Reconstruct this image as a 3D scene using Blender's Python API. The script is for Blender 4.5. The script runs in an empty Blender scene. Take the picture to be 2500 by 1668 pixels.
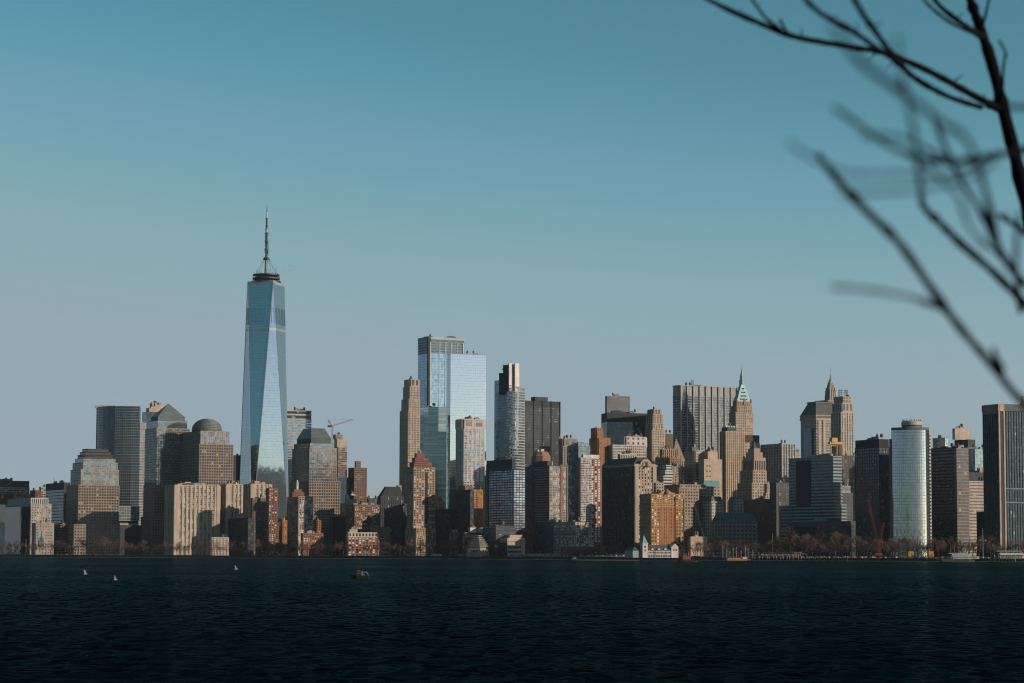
import bpy, math, random
from mathutils import Vector, Matrix
random.seed(7)
R = math.radians
SC = bpy.context.scene
COL = SC.collection

# ------------------------------------------------------------------ camera, sky, sun
PW, PH, F = 2500, 1668, 5900.0          # photograph size and focal length in its pixels
CAM = Vector((0, 0, 8.0))
PITCH, ROLL = R(5.0), R(0.17)
CM = Matrix.Rotation(R(90) + PITCH, 3, 'X') @ Matrix.Rotation(ROLL, 3, 'Z')
cd = bpy.data.cameras.new('camera')
cam = bpy.data.objects.new('camera', cd)
COL.objects.link(cam)
cam.matrix_world = Matrix.Translation(CAM) @ CM.to_4x4()
cd.sensor_width = 36.0
cd.lens = 36.0 * F / PW
cd.clip_start, cd.clip_end = 0.1, 60000
cd.dof.use_dof = True
cd.dof.focus_distance = 3200
cd.dof.aperture_fstop = 5.6
SC.camera = cam

SUN_AZ, SUN_EL = R(114), R(17)          # azimuth clockwise from the view direction
wd = bpy.data.worlds.new('World')
SC.world = wd
wd.use_nodes = True
nt = wd.node_tree
bg = nt.nodes['Background']
sky = nt.nodes.new('ShaderNodeTexSky')
sky.sky_type = 'NISHITA'
sky.sun_disc = False
sky.sun_elevation, sky.sun_rotation = SUN_EL, SUN_AZ
sky.air_density, sky.dust_density, sky.ozone_density = 0.7, 0.5, 5.0
sc_ = nt.nodes.new('ShaderNodeVectorMath'); sc_.operation = 'MULTIPLY'; sc_.inputs[1].default_value = (.106, .1, .0985)
tone = nt.nodes.new('ShaderNodeRGBCurve')            # the photograph's cool colour response, the same for the whole sky
for i, pts in enumerate((((.086, .084), (.114, .160), (.150, .250), (.185, .294), (.23, .302), (.32, .335)), ((.182, .246), (.234, .346), (.291, .400), (.334, .394), (.42, .390), (.5, .41)), ((.377, .323), (.445, .425), (.498, .446), (.53, .447), (.62, .455)))):
    cv = tone.mapping.curves[i]
    for x, y in pts: cv.points.new(x, y)
    cv.points[-1].location = (1.0, (.94, .86, .78)[i])
tone.mapping.update()
nt.links.new(sky.outputs[0], sc_.inputs[0]); nt.links.new(sc_.outputs[0], tone.inputs['Color']); nt.links.new(tone.outputs[0], bg.inputs[0])
bg.inputs[1].default_value = 1.0                     # the sky itself is scaled by 0.1 above
sl = bpy.data.lights.new('sun', 'SUN')
sl.energy, sl.angle, sl.color = 4.4, R(0.5), (1.0, 0.85, 0.69)
so = bpy.data.objects.new('sun', sl)
COL.objects.link(so)
SUN = Vector((math.sin(SUN_AZ) * math.cos(SUN_EL), math.cos(SUN_AZ) * math.cos(SUN_EL), math.sin(SUN_EL)))
so.rotation_euler = SUN.to_track_quat('Z', 'Y').to_euler()
vs = SC.view_settings
vs.view_transform, vs.look, vs.exposure, vs.gamma = 'Standard', 'None', 0.0, 1.0
vs.use_curve_mapping = False
HAZE = 0.000008
SC.cycles.use_denoising = True
SC.cycles.filter_width = 1.15
SC.cycles.max_bounces = 6
SC.cycles.sample_clamp_indirect = 4.0

# ------------------------------------------------------------------ helpers
def at(px, py, D):
    """point where the photograph's pixel meets the vertical plane Y = D"""
    r = CM @ Vector(((px - PW / 2) / F, (PH / 2 - py) / F, -1.0))
    return CAM + r * (D / r.y)

GZ = 3.0
SHORE = [(-700, 3500), (0, 3350), (700, 3150), (1150, 3000), (1480, 2880), (2000, 2700), (2500, 2600), (3200, 2500)]
def shore(px):
    for (a, da), (b, db) in zip(SHORE, SHORE[1:]):
        if px <= b:
            return da + (db - da) * (px - a) / (b - a)
    return SHORE[-1][1]
def ground(px, D, z=GZ):
    p = at(px, 1350, D)
    return Vector((p.x, p.y, z))

def new_mat(name):
    m = bpy.data.materials.new(name)
    m.use_nodes = True
    return m, m.node_tree, m.node_tree.nodes['Principled BSDF']

_mc = {}
def wall(col, rough=0.85, var=0.22, scale=0.12, metal=0.0):
    key = ('w', col, rough, var, scale, metal)
    if key in _mc: return _mc[key]
    m, t, b = new_mat('wall')
    lum = (col[0] + col[1] + col[2]) / 3
    colm = tuple(max(0.0, c + (lum - c) * -.06) * .62 for c in col)     # every wall colour scaled darker, slightly more saturated
    geo = t.nodes.new('ShaderNodeNewGeometry')
    def ns(sc, sz):
        mpg = t.nodes.new('ShaderNodeMapping'); mpg.inputs['Scale'].default_value = (1, 1, sz)
        n = t.nodes.new('ShaderNodeTexNoise'); n.inputs['Scale'].default_value = sc; n.inputs['Detail'].default_value = 5
        t.links.new(geo.outputs['Position'], mpg.inputs['Vector']); t.links.new(mpg.outputs[0], n.inputs['Vector']); return n
    n1, n2 = ns(scale, 1), ns(scale * 3, .08)                        # patches, and streaks running down the wall
    ad = t.nodes.new('ShaderNodeMath'); ad.operation = 'ADD'
    t.links.new(n1.outputs[0], ad.inputs[0]); t.links.new(n2.outputs[0], ad.inputs[1])
    mp = t.nodes.new('ShaderNodeMapRange')
    mp.inputs[1].default_value, mp.inputs[2].default_value = 0.7, 1.3
    mp.inputs[3].default_value, mp.inputs[4].default_value = 1 - var, 1 + var
    mx = t.nodes.new('ShaderNodeVectorMath'); mx.operation = 'SCALE'
    mx.inputs[0].default_value = colm
    t.links.new(ad.outputs[0], mp.inputs[0])
    t.links.new(mp.outputs[0], mx.inputs['Scale'])
    t.links.new(mx.outputs[0], b.inputs['Base Color'])
    b.inputs['Roughness'].default_value = rough
    b.inputs['Metallic'].default_value = metal
    _mc[key] = m
    return m

def glass(col=(0.10, 0.13, 0.15), refl=0.35, rough=0.12, cw=3.0, fh=4.0, blind=0.08, bcol=(0.26, 0.24, 0.21), tilt=0.006, var=0.5):
    """window glazing: each pane its own shade, a share of them with pale blinds, panes not quite in one plane"""
    key = ('g', col, refl, rough, cw, fh, blind, bcol, tilt, var)
    if key in _mc: return _mc[key]
    m, t, b = new_mat('glazing')
    N, L = t.nodes.new, t.links.new
    tc = N('ShaderNodeTexCoord')
    ad = N('ShaderNodeVectorMath'); ad.operation = 'ADD'; ad.inputs[1].default_value = (0.313, 0.271, 0.0)
    dv = N('ShaderNodeVectorMath'); dv.operation = 'DIVIDE'; dv.inputs[1].default_value = (cw, cw, fh)
    fl = N('ShaderNodeVectorMath'); fl.operation = 'FLOOR'
    wn = N('ShaderNodeTexWhiteNoise')
    L(tc.outputs['Object'], ad.inputs[0]); L(ad.outputs[0], dv.inputs[0]); L(dv.outputs[0], fl.inputs[0]); L(fl.outputs[0], wn.inputs['Vector'])
    gt = N('ShaderNodeMath'); gt.operation = 'GREATER_THAN'; gt.inputs[1].default_value = 1 - blind
    L(wn.outputs['Value'], gt.inputs[0])
    sp = N('ShaderNodeSeparateColor'); L(wn.outputs['Color'], sp.inputs[0])
    mr = N('ShaderNodeMapRange'); mr.inputs[3].default_value, mr.inputs[4].default_value = 1 - var, 1 + var * 0.6
    L(sp.outputs[1], mr.inputs[0])
    sc = N('ShaderNodeVectorMath'); sc.operation = 'SCALE'; sc.inputs[0].default_value = col
    L(mr.outputs[0], sc.inputs['Scale'])
    mx = N('ShaderNodeMix'); mx.data_type = 'RGBA'; mx.inputs[7].default_value = (*bcol, 1)
    L(gt.outputs[0], mx.inputs[0]); L(sc.outputs[0], mx.inputs[6]); L(mx.outputs[2], b.inputs['Base Color'])
    me = N('ShaderNodeMath'); me.operation = 'MULTIPLY_ADD'; me.inputs[1].default_value = -refl; me.inputs[2].default_value = refl
    L(gt.outputs[0], me.inputs[0]); L(me.outputs[0], b.inputs['Metallic'])
    b.inputs['Roughness'].default_value = rough
    if tilt > 0:
        g = N('ShaderNodeNewGeometry')
        sb = N('ShaderNodeVectorMath'); sb.operation = 'SUBTRACT'; sb.inputs[1].default_value = (0.5, 0.5, 0.5)
        L(wn.outputs['Color'], sb.inputs[0])
        s2 = N('ShaderNodeVectorMath'); s2.operation = 'SCALE'; s2.inputs['Scale'].default_value = tilt * 2
        L(sb.outputs[0], s2.inputs[0])
        a2 = N('ShaderNodeVectorMath'); a2.operation = 'ADD'; L(g.outputs['Normal'], a2.inputs[0]); L(s2.outputs[0], a2.inputs[1])
        nm = N('ShaderNodeVectorMath'); nm.operation = 'NORMALIZE'; L(a2.outputs[0], nm.inputs[0]); L(nm.outputs[0], b.inputs['Normal'])
    _mc[key] = m
    return m

class MB:
    """collects shapes into one mesh"""
    def __init__(s): s.v, s.f = [], []
    def box(s, c, sz, rz=0.0):
        x, y, z = (q / 2 for q in sz); n = len(s.v); ca, sa = math.cos(rz), math.sin(rz)
        for dz in (-z, z):
            for dx, dy in ((-x, -y), (x, -y), (x, y), (-x, y)):
                s.v.append((c[0] + dx * ca - dy * sa, c[1] + dx * sa + dy * ca, c[2] + dz))
        s.f += [tuple(n + i for i in q) for q in ((3, 2, 1, 0), (4, 5, 6, 7), (0, 1, 5, 4), (1, 2, 6, 5), (2, 3, 7, 6), (3, 0, 4, 7))]
        return s
    def loft(s, lo, hi):
        """closed solid between two rings of equal count"""
        n, k = len(s.v), len(lo); s.v += [tuple(p) for p in lo] + [tuple(p) for p in hi]
        s.f.append(tuple(n + i for i in reversed(range(k)))); s.f.append(tuple(n + k + i for i in range(k)))
        s.f += [(n + i, n + (i + 1) % k, n + k + (i + 1) % k, n + k + i) for i in range(k)]
        return s
    def prism(s, poly, z0, z1): return s.loft([(x, y, z0) for x, y in poly], [(x, y, z1) for x, y in poly])
    def frustum(s, c, w0, d0, w1, d1, h, off=(0, 0)):
        x, y, z = c
        q = ((-1, -1), (1, -1), (1, 1), (-1, 1))
        return s.loft([(x + a * w0 / 2, y + b * d0 / 2, z) for a, b in q], [(x + off[0] + a * w1 / 2, y + off[1] + b * d1 / 2, z + h) for a, b in q])
    def bar(s, p, q, r0, r1=None, k=4):
        p, q = Vector(p), Vector(q); r1 = r0 if r1 is None else r1
        d = (q - p).normalized(); a = d.orthogonal().normalized(); b = d.cross(a)
        ring = lambda c, r: [c + (a * math.cos(6.28319 * i / k) + b * math.sin(6.28319 * i / k)) * r for i in range(k)]
        return s.loft(ring(p, r0), ring(q, r1))
    def lathe(s, c, prof, k=16):
        """profile [(radius, z)...] spun about the vertical through c"""
        for (r0, z0), (r1, z1) in zip(prof, prof[1:]):
            ring = lambda r, z: [(c[0] + r * math.cos(6.28319 * (i + .5) / k), c[1] + r * math.sin(6.28319 * (i + .5) / k), c[2] + z) for i in range(k)]
            s.loft(ring(max(r0, .02), z0), ring(max(r1, .02), z1))
        return s
    def lattice(s, p, q, w, n, r):
        """square lattice boom from p to q"""
        p, q = Vector(p), Vector(q); d = (q - p).normalized(); a = d.orthogonal().normalized(); b = d.cross(a)
        cs = [a * w / 2 + b * w / 2, b * w / 2 - a * w / 2, -a * w / 2 - b * w / 2, a * w / 2 - b * w / 2]
        for c in cs: s.bar(p + c, q + c, r)
        for i in range(n):
            m0, m1 = p.lerp(q, i / n), p.lerp(q, (i + 1) / n)
            for j in range(4): s.bar(m0 + cs[(j + i) % 4], m1 + cs[(j + 1 + i) % 4], r * .7)
        return s
    def mesh(s, mat, smooth=False):
        me = bpy.data.meshes.new('mesh'); me.from_pydata(s.v, [], s.f)
        if mat: me.materials.append(mat)
        if smooth: me.polygons.foreach_set('use_smooth', [True] * len(me.polygons))
        me.update(); return me
    def build(s, name, mat, parent=None, loc=(0, 0, 0), smooth=False, **kw):
        return link(name, s.mesh(mat, smooth), parent, loc, **kw)

def link(name, data, parent=None, loc=(0, 0, 0), rz=0.0, **kw):
    o = bpy.data.objects.new(name, data); COL.objects.link(o)
    o.location = loc; o.rotation_euler = (0, 0, rz)
    if parent is not None: o.parent = parent
    for k, v in kw.items(): o[k] = v
    return o
def thing(name, label, cat, loc, rz=0.0, group=None):
    o = link(name, None, None, loc, rz, label=label, category=cat)
    o.empty_display_size = 2
    if group: o['group'] = group
    return o
_bc = {}
def boxmesh(w, d, h, mat):
    """box with its origin at the middle of its base, shared between alike pieces"""
    key = (round(w, 2), round(d, 2), round(h, 2), mat.name)
    if key not in _bc: _bc[key] = MB().box((0, 0, h / 2), (w, d, h)).mesh(mat)
    return _bc[key]

# colours (base colours of the materials themselves)
TAN, SAND, CREAM, WHITE, GREY = (.46, .35, .26), (.52, .41, .31), (.58, .47, .37), (.66, .62, .57), (.30, .31, .31)
BROWN, BRICK, ORANGE, GOLD, ROSE = (.20, .14, .10), (.26, .115, .07), (.40, .18, .08), (.50, .27, .10), (.34, .265, .205)
DARK, BLACK, NAVY, STEEL, COPPER = (.055, .06, .065), (.018, .02, .022), (.035, .05, .065), (.20, .23, .25), (.10, .30, .28)
CONC, SLATE = (.38, .36, .33), (.075, .085, .085)
GW = dict(col=(.018, .022, .025), refl=.10, rough=.22)                # ordinary windows
GB = dict(col=(.16, .25, .30), refl=.75, rough=.05, blind=.0, var=.25)  # reflecting curtain wall

def G(wc, gl=None, fh=3.8, bay=4.0, bh=1.6, pw=1.6, e=.35, pe=.25, par=1.4, **g):
    """a facade of glazing behind floor bands and piers"""
    k = dict(GW); k.update(g)
    k.setdefault('cw', bay); k['fh'] = fh
    return dict(wm=wall(wc), gm=glass(**k), fh=fh, bay=bay, bh=bh, pw=pw, e=e, pe=pe, par=par)
def BANDS(wc, fh=3.9, bh=1.5, **g):
    g.setdefault('blind', .03); g.setdefault('var', .35)
    return G(wc, fh=fh, bh=bh, pw=0, bay=g.pop('bay', 3.0), **g)
def PIERS(wc, bay=5.0, pw=1.6, fh=3.8, bh=.7, **g): return G(wc, fh=fh, bay=bay, bh=bh, pw=pw, e=.15, pe=g.pop('pe', .5), **g)
def CURTAIN(mc=(.07, .09, .10), fh=4.2, bay=3.0, **g):
    k = dict(GB); k.update(g); e = k.pop('e', .08)
    return G(mc, fh=fh, bay=bay, bh=k.pop('bh', .28), pw=k.pop('pw', .14), e=e, pe=e * .6, par=k.pop('par', .6), **k)
def SOLID(wc): return dict(solid=wall(wc))

TH = R(28)
class Frame: pass
def solve(x0, xm, x1, y, D, th):
    """footprint of a block from the pixel columns of its two visible faces and the distance of its near corner"""
    C = at(xm, y, D); u = Vector((math.cos(th), math.sin(th))); v = Vector((-math.sin(th), math.cos(th)))
    def hit(x, dr):
        r = at(x, y, 1000); a, b = r.x, r.y            # C + t dr = s (a, b)
        return -(C.x * b - C.y * a) / (dr.x * b - dr.y * a)
    w = max(hit(x1, u), 5.0) if x1 > xm else 8.0
    d = max(hit(x0, v), 5.0) if x0 < xm else 8.0
    f = Frame(); f.C, f.u, f.v, f.w, f.d, f.z, f.th, f.D = Vector((C.x, C.y)), u, v, w, d, C.z, th, D
    f.mid = f.C + u * w / 2 + v * d / 2
    return f

def facade(root, lx, ly, w, d, z0, h, S, D, name='storey'):
    """one block of a building in its local axes: front face -y, side face -x"""
    if 'solid' in S:
        link('wall', MB().box((0, 0, h / 2), (w, d, h)).mesh(S['solid']), root, (lx, ly, z0)); return
    px = F / D
    link('glazing', MB().box((0, 0, h / 2), (w, d, h)).mesh(S['gm']), root, (lx, ly, z0))
    n = max(1, round(h / S['fh'])); fh = h / n; e = S['e']
    if S['bh'] > 0:
        bm = boxmesh(w + 2 * e, d + 2 * e, S['bh'], S['wm'])
        if fh * px >= 5.2 and S['bh'] * px > 1.0:
            for i in range(n): link('floor_band', bm, root, (lx, ly, z0 + i * fh + .02))
        else:
            m = MB()
            for i in range(n): m.box((0, 0, i * fh + S['bh'] / 2 + .02), (w + 2 * e, d + 2 * e, S['bh']))
            m.build('floor_bands', S['wm'], root, (lx, ly, z0), kind='stuff')
    if S['pw'] > 0:
        pe, pw = S['pe'], S['pw']; nb = max(1, round(w / S['bay'])); nd = max(1, round(d / S['bay']))
        spots = [(-w / 2 + i * w / nb, -d / 2 - pe / 2 + .1, 0) for i in range(nb + 1)] + [(-w / 2 - pe / 2 + .1, -d / 2 + i * d / nd, 1) for i in range(nd + 1)]
        if S['bay'] * px * .85 >= 9.5:
            a, b = boxmesh(pw, pe + .2, h, S['wm']), boxmesh(pe + .2, pw, h, S['wm'])
            for x, y, s in spots: link('pier', b if s else a, root, (lx + x, ly + y, z0))
        else:
            m = MB()
            for x, y, s in spots: m.box((x, y, h / 2), (pe + .2, pw, h) if s else (pw, pe + .2, h))
            m.build('piers', S['wm'], root, (lx, ly, z0), kind='stuff')
    link('parapet', boxmesh(w + 2 * e + .16, d + 2 * e + .16, S['par'], S['wm']), root, (lx, ly, z0 + h - S['par'] * .45))

ROOFM = None
def rooftop(root, lx, ly, w, d, z, n=3, mats=None):
    """plant boxes, ducts and tanks on a flat roof"""
    mats = mats or [wall(GREY), wall(CONC), wall(SLATE), wall(TAN)]
    for i in range(int(n * 1.7)):
        a = random.uniform(.07, .28) * w; b = random.uniform(.12, .3) * d; h = random.uniform(1.5, 4.2)
        x = random.uniform(-.5, .5) * (w - a) * .8; y = random.uniform(-.5, .3) * (d - b) * .8
        m = MB().box((0, 0, h / 2), (a, b, h))
        if random.random() < .6: m.box((a * .1, 0, h + .4), (a * .5, b * .5, .9))
        m.build('rooftop_unit', random.choice(mats), root, (lx + x, ly + y, z))
    if n and w > 14:
        for q in range(random.choice((1, 2, 2))):
            tr = random.uniform(1.3, 2.1)
            MB().bar((-.8, 0, 0), (-.8, 0, 2.6), .15).bar((.8, 0, 0), (.8, 0, 2.6), .15).lathe((0, 0, 2.4), [(tr, 0), (tr, 3.2), (.1, 4.4)], 10).build('water_tank', random.choice((wall(BROWN), wall(SLATE))), root, (lx + random.uniform(-.35, .35) * w, ly + random.uniform(-.4, .1) * d, z))
    if random.random() < .6:
        x, y = random.uniform(-.3, .3) * w, random.uniform(-.3, .3) * d
        hh = random.uniform(3, 9)
        MB().bar((0, 0, 0), (0, 0, hh), .18, .08).bar((-1, 0, hh * .7), (1, 0, hh * .7), .08).build('antenna', wall(GREY), root, (lx + x, ly + y, z))

def B(name, label, D, tiers, th=TH, roof=3, cat='building', group=None, zbase=GZ):
    """a building of stacked blocks, listed from the top down as (x0, xm, x1, ytop, style[, setback depth])"""
    low = tiers[-1]; fl = solve(*low[:4], D, th)
    root = thing(name, label, cat, (fl.mid.x, fl.mid.y, zbase), th, group)
    fr = []
    for t in tiers:
        dd = t[5] if len(t) > 5 else min(45, max(0.0, (t[1] - low[1]) * D / F * 3.3))
        fr.append(solve(*t[:4], D + dd, th))
    for i, (t, f) in enumerate(zip(tiers, fr)):
        zb = (fr[i + 1].z - .3) if i + 1 < len(tiers) else zbase
        dl = f.mid - fl.mid
        f.lx, f.ly = dl.dot(fl.u), dl.dot(fl.v); f.zb, f.h = zb - zbase, max(f.z - zb, 1.0)
        facade(root, f.lx, f.ly, f.w, f.d, f.zb, f.h, t[4], D)
    f = fr[0]
    if roof: rooftop(root, f.lx, f.ly, f.w, f.d, f.zb + f.h, roof)
    root['_top'] = 0; del root['_top']
    return root, fr

def pxm(D): return F / D      # photograph pixels per metre at distance D
def local(root, p):
    th = root.rotation_euler.z; d = Vector(p) - root.location
    return Vector((d.x * math.cos(th) + d.y * math.sin(th), -d.x * math.sin(th) + d.y * math.cos(th), d.z))

# ------------------------------------------------------------------ water, land, shore
def water_material():
    m, t, b = new_mat('water')
    N, L = t.nodes.new, t.links.new
    g = N('ShaderNodeNewGeometry')
    def noise(scale, detail, sx=1.0, sy=1.0, rough=.55):
        mp = N('ShaderNodeMapping'); mp.inputs['Scale'].default_value = (sx, sy, 1)
        n = N('ShaderNodeTexNoise'); n.inputs['Scale'].default_value = scale; n.inputs['Detail'].default_value = detail; n.inputs['Roughness'].default_value = rough
        L(g.outputs['Position'], mp.inputs['Vector']); L(mp.outputs[0], n.inputs['Vector']); return n
    n1, n2, n3 = noise(.36, 3, 1.4, .6), noise(.09, 3, 1, .5), noise(.010, 5, .6, .5)
    def slope(n, k):
        q = N('ShaderNodeVectorMath'); q.operation = 'SUBTRACT'; q.inputs[1].default_value = (.5, .5, .5); L(n.outputs['Color'], q.inputs[0])
        w = N('ShaderNodeVectorMath'); w.operation = 'MULTIPLY'; w.inputs[1].default_value = (k * .6, k * 1.3, 0); L(q.outputs[0], w.inputs[0]); return w
    s1, s2 = slope(n1, 1.6), slope(n2, .6)
    ad = N('ShaderNodeVectorMath'); ad.operation = 'ADD'; L(s1.outputs[0], ad.inputs[0]); L(s2.outputs[0], ad.inputs[1])
    a2 = N('ShaderNodeVectorMath'); a2.operation = 'ADD'; a2.inputs[1].default_value = (0, 0, 1); L(ad.outputs[0], a2.inputs[0])
    bp = N('ShaderNodeVectorMath'); bp.operation = 'NORMALIZE'; L(a2.outputs[0], bp.inputs[0])
    df = N('ShaderNodeBsdfDiffuse'); df.inputs[0].default_value = (.0012, .006, .008, 1)
    gl = N('ShaderNodeBsdfGlossy'); gl.inputs['Color'].default_value = (.48, .80, .88, 1); gl.inputs['Roughness'].default_value = .12
    L(bp.outputs[0], gl.inputs['Normal']); L(bp.outputs[0], df.inputs['Normal'])
    fr = N('ShaderNodeFresnel'); fr.inputs[0].default_value = 1.33; L(bp.outputs[0], fr.inputs['Normal'])
    mr = N('ShaderNodeMapRange'); mr.inputs[1].default_value, mr.inputs[2].default_value = .35, .68
    mr.inputs[3].default_value, mr.inputs[4].default_value = .17, .38          # wind-roughened patches
    L(n3.outputs[0], mr.inputs[0])
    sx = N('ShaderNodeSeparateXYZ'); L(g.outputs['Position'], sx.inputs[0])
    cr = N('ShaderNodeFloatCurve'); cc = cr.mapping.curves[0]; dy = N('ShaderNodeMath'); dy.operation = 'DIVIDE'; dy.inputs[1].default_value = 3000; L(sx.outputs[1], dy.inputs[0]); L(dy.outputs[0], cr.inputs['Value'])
    cc.points[0].location = (0, .16); cc.points[1].location = (1, 1.0)          # reflection painted darker towards the island, brighter towards the city
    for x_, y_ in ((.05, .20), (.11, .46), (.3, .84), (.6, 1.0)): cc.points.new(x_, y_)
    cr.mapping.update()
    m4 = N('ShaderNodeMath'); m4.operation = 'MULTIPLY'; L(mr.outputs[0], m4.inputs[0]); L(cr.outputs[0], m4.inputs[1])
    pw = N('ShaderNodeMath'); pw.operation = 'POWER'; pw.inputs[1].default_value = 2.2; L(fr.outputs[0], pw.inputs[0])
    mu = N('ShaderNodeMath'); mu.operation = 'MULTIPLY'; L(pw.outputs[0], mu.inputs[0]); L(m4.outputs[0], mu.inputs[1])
    mx = N('ShaderNodeMixShader'); L(mu.outputs[0], mx.inputs[0]); L(df.outputs[0], mx.inputs[1]); L(gl.outputs[0], mx.inputs[2])
    L(mx.outputs[0], t.nodes['Material Output'].inputs['Surface'])
    t.nodes.remove(b)
    return m
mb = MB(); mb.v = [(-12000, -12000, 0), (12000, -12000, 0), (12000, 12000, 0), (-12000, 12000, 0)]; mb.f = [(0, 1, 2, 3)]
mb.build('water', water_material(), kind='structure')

shp = [ground(px, D) for px, D in SHORE]
poly = [(p.x, p.y) for p in shp] + [(9000, 9000), (-9000, 9000)]
MB().prism(poly, -4, GZ).build('ground', wall((.06, .058, .055), scale=.03), kind='structure')
# sea wall, and a pale strip added for reflected light and foam at the waterline
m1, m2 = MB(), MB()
for i in range(len(SHORE) - 1):
    n = 24
    for k in range(n):
        pa = SHORE[i][0] + (SHORE[i + 1][0] - SHORE[i][0]) * k / n; pb = SHORE[i][0] + (SHORE[i + 1][0] - SHORE[i][0]) * (k + 1) / n
        a, b = ground(pa, shore(pa) - 1.5), ground(pb, shore(pb) - 1.5)
        ang = math.atan2(b.y - a.y, b.x - a.x); L_ = (b - a).length
        c = (a + b) / 2
        m1.box((c.x, c.y, .4 + random.uniform(-.15, .25)), (L_ + .05, 1.6, 6.4), ang)
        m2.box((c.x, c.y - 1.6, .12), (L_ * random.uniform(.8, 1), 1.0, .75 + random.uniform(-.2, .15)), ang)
m1.build('sea_wall', wall((.035, .033, .03), scale=.4, var=.5), label='dark stone sea wall along the far waterfront', category='wall')
m2.build('bright_waterline', wall((.62, .60, .56), scale=.3, var=.5), kind='structure')
# the island the photographer stands on
MB().prism([(-60, -40), (60, -40), (60, 9), (-60, 9)], -3, 6.3).build('island_ground', wall((.10, .085, .06), scale=.8), kind='structure')
# bare building-site sand by the water
def strip(name, xa, xb, d0, d1, z0, z1, mat, **kw):
    n = 40; m = MB()
    for i in range(n):
        pa, pb = xa + (xb - xa) * i / n, xa + (xb - xa) * (i + 1) / n
        q = [ground(pa, shore(pa) + d0), ground(pb, shore(pb) + d0), ground(pb, shore(pb) + d1), ground(pa, shore(pa) + d1)]
        zz = [z0 + random.uniform(-.2, .2), z0 + random.uniform(-.2, .2), z1 + random.uniform(-.3, .5), z1 + random.uniform(-.3, .5)]
        k = len(m.v); m.v += [(p.x, p.y, z) for p, z in zip(q, zz)]; m.f.append((k, k + 1, k + 2, k + 3))
    return m.build(name, mat, **kw)
strip('sand_ground', 1240, 1545, .5, 70, 3.5, 7.5, wall((.42, .34, .25), scale=.25, var=.45), kind='structure')
strip('promenade_pavement', 60, 280, .5, 16, 3.25, 3.8, wall((.24, .19, .14), scale=.3, var=.5), kind='structure')
strip('waterfront_pavement', 1950, 2500, .5, 26, 3.3, 3.9, wall((.17, .15, .13), scale=.3, var=.6), kind='structure')

# ------------------------------------------------------------------ towers, west side
tan_grid = G(ROSE, fh=4.2, bay=3.7, bh=1.45, pw=1.25, blind=.03)
rose_lo = G(ROSE, fh=4.2, bay=4.2, bh=1.9, pw=1.9, blind=.03)
pale_glz = G((.40, .34, .30), fh=3.9, bay=3.4, bh=.7, pw=.6, col=(.20, .24, .25), refl=.7, rough=.08, blind=.1)
teal_glz = CURTAIN((.12, .15, .16), fh=4, bay=3, col=(.20, .24, .25))
dark_roof = BANDS((.055, .055, .05), fh=3, bh=1.2, col=(.05, .05, .05), blind=0)

B('office_tower', 'pink granite office tower capped by dark stepped tiers', 3450, [
    (201, 214, 265, 1097, dark_roof), (195, 211, 271, 1104, dark_roof), (190, 208, 276, 1111, dark_roof),
    (183, 204, 282, 1119, teal_glz), (178, 203, 287, 1130, pale_glz), (173, 198, 290, 1147, pale_glz),
    (163, 192, 291, 1185, tan_grid), (151, 181, 292, 1281, rose_lo)], roof=0, cat='tower')

# pyramid-roofed tower
r, fr = B('office_tower', 'pink granite office tower with a pale pyramid roof', 3560, [
    (369, 386, 452, 1017, SOLID((.16, .19, .19))), (362, 385, 457, 1027, teal_glz), (355, 383, 463, 1046, pale_glz),
    (351, 378, 466, 1185, tan_grid), (345, 372, 468, 1262, rose_lo)], roof=0, cat='tower')
f = fr[0]
MB().frustum((0, 0, 0), f.w + 1, f.d + 1, 1, 1, (1017 - 983) / pxm(3580)).build('pyramid_roof', wall((.24, .29, .28), rough=.4, metal=.3), r, (f.lx, f.ly, f.zb + f.h - .3))
m = MB()
for k in range(1, 6):
    q = 1 - k / 6; m.box((0, 0, k / 6 * 34 / pxm(3580)), ((f.w + 1) * q + .5, (f.d + 1) * q + .5, .35))
m.build('roof_ribs', wall((.12, .15, .15)), r, (f.lx, f.ly, f.zb + f.h - .3), kind='stuff')

# domed tower
r, fr = B('office_tower', 'pink granite office tower under a grey copper dome', 3520, [
    (447, 490, 560, 1053, pale_glz), (440, 487, 569, 1085, tan_grid), (436, 484, 572, 1240, rose_lo)], roof=0, cat='tower')
f = fr[0]; rad = (542 - 467) / 2 / pxm(3540); hd = 28 / pxm(3540)
prof = [(rad, 0), (rad, 1.2)] + [(rad * .985 * math.cos(a), 1.2 + hd * math.sin(a)) for a in [R(9 * i) for i in range(0, 11)]]
c = local(r, at(505, 1049, 3560))
MB().lathe((0, 0, 0), [(rad * .98, -3), (rad * .98, 0)], 32).build('drum', wall((.22, .17, .14)), r, (c.x, c.y, f.zb + f.h + 3))
MB().lathe((0, 0, 0), prof, 40).build('dome', wall((.17, .20, .19), rough=.55), r, (c.x, c.y, f.zb + f.h + 2), smooth=True)

# truncated-pyramid-roofed tower
r, fr = B('office_tower', 'pink granite office tower with a flat-topped green hipped roof', 3500, [
    (725, 760, 808, 1070, SOLID((.10, .13, .13))), (718, 757, 816, 1082, teal_glz), (714, 756, 822, 1094, pale_glz), (708, 755, 830, 1175, tan_grid), (698, 751, 836, 1260, rose_lo)], roof=0, cat='tower')
f = fr[0]
MB().frustum((0, 0, 0), f.w + 1, f.d + 1, f.w * .68, f.d * .55, 26 / pxm(3510)).build('hipped_roof', wall((.15, .18, .18), rough=.5), r, (f.lx, f.ly, f.zb + f.h - .2))

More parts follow.
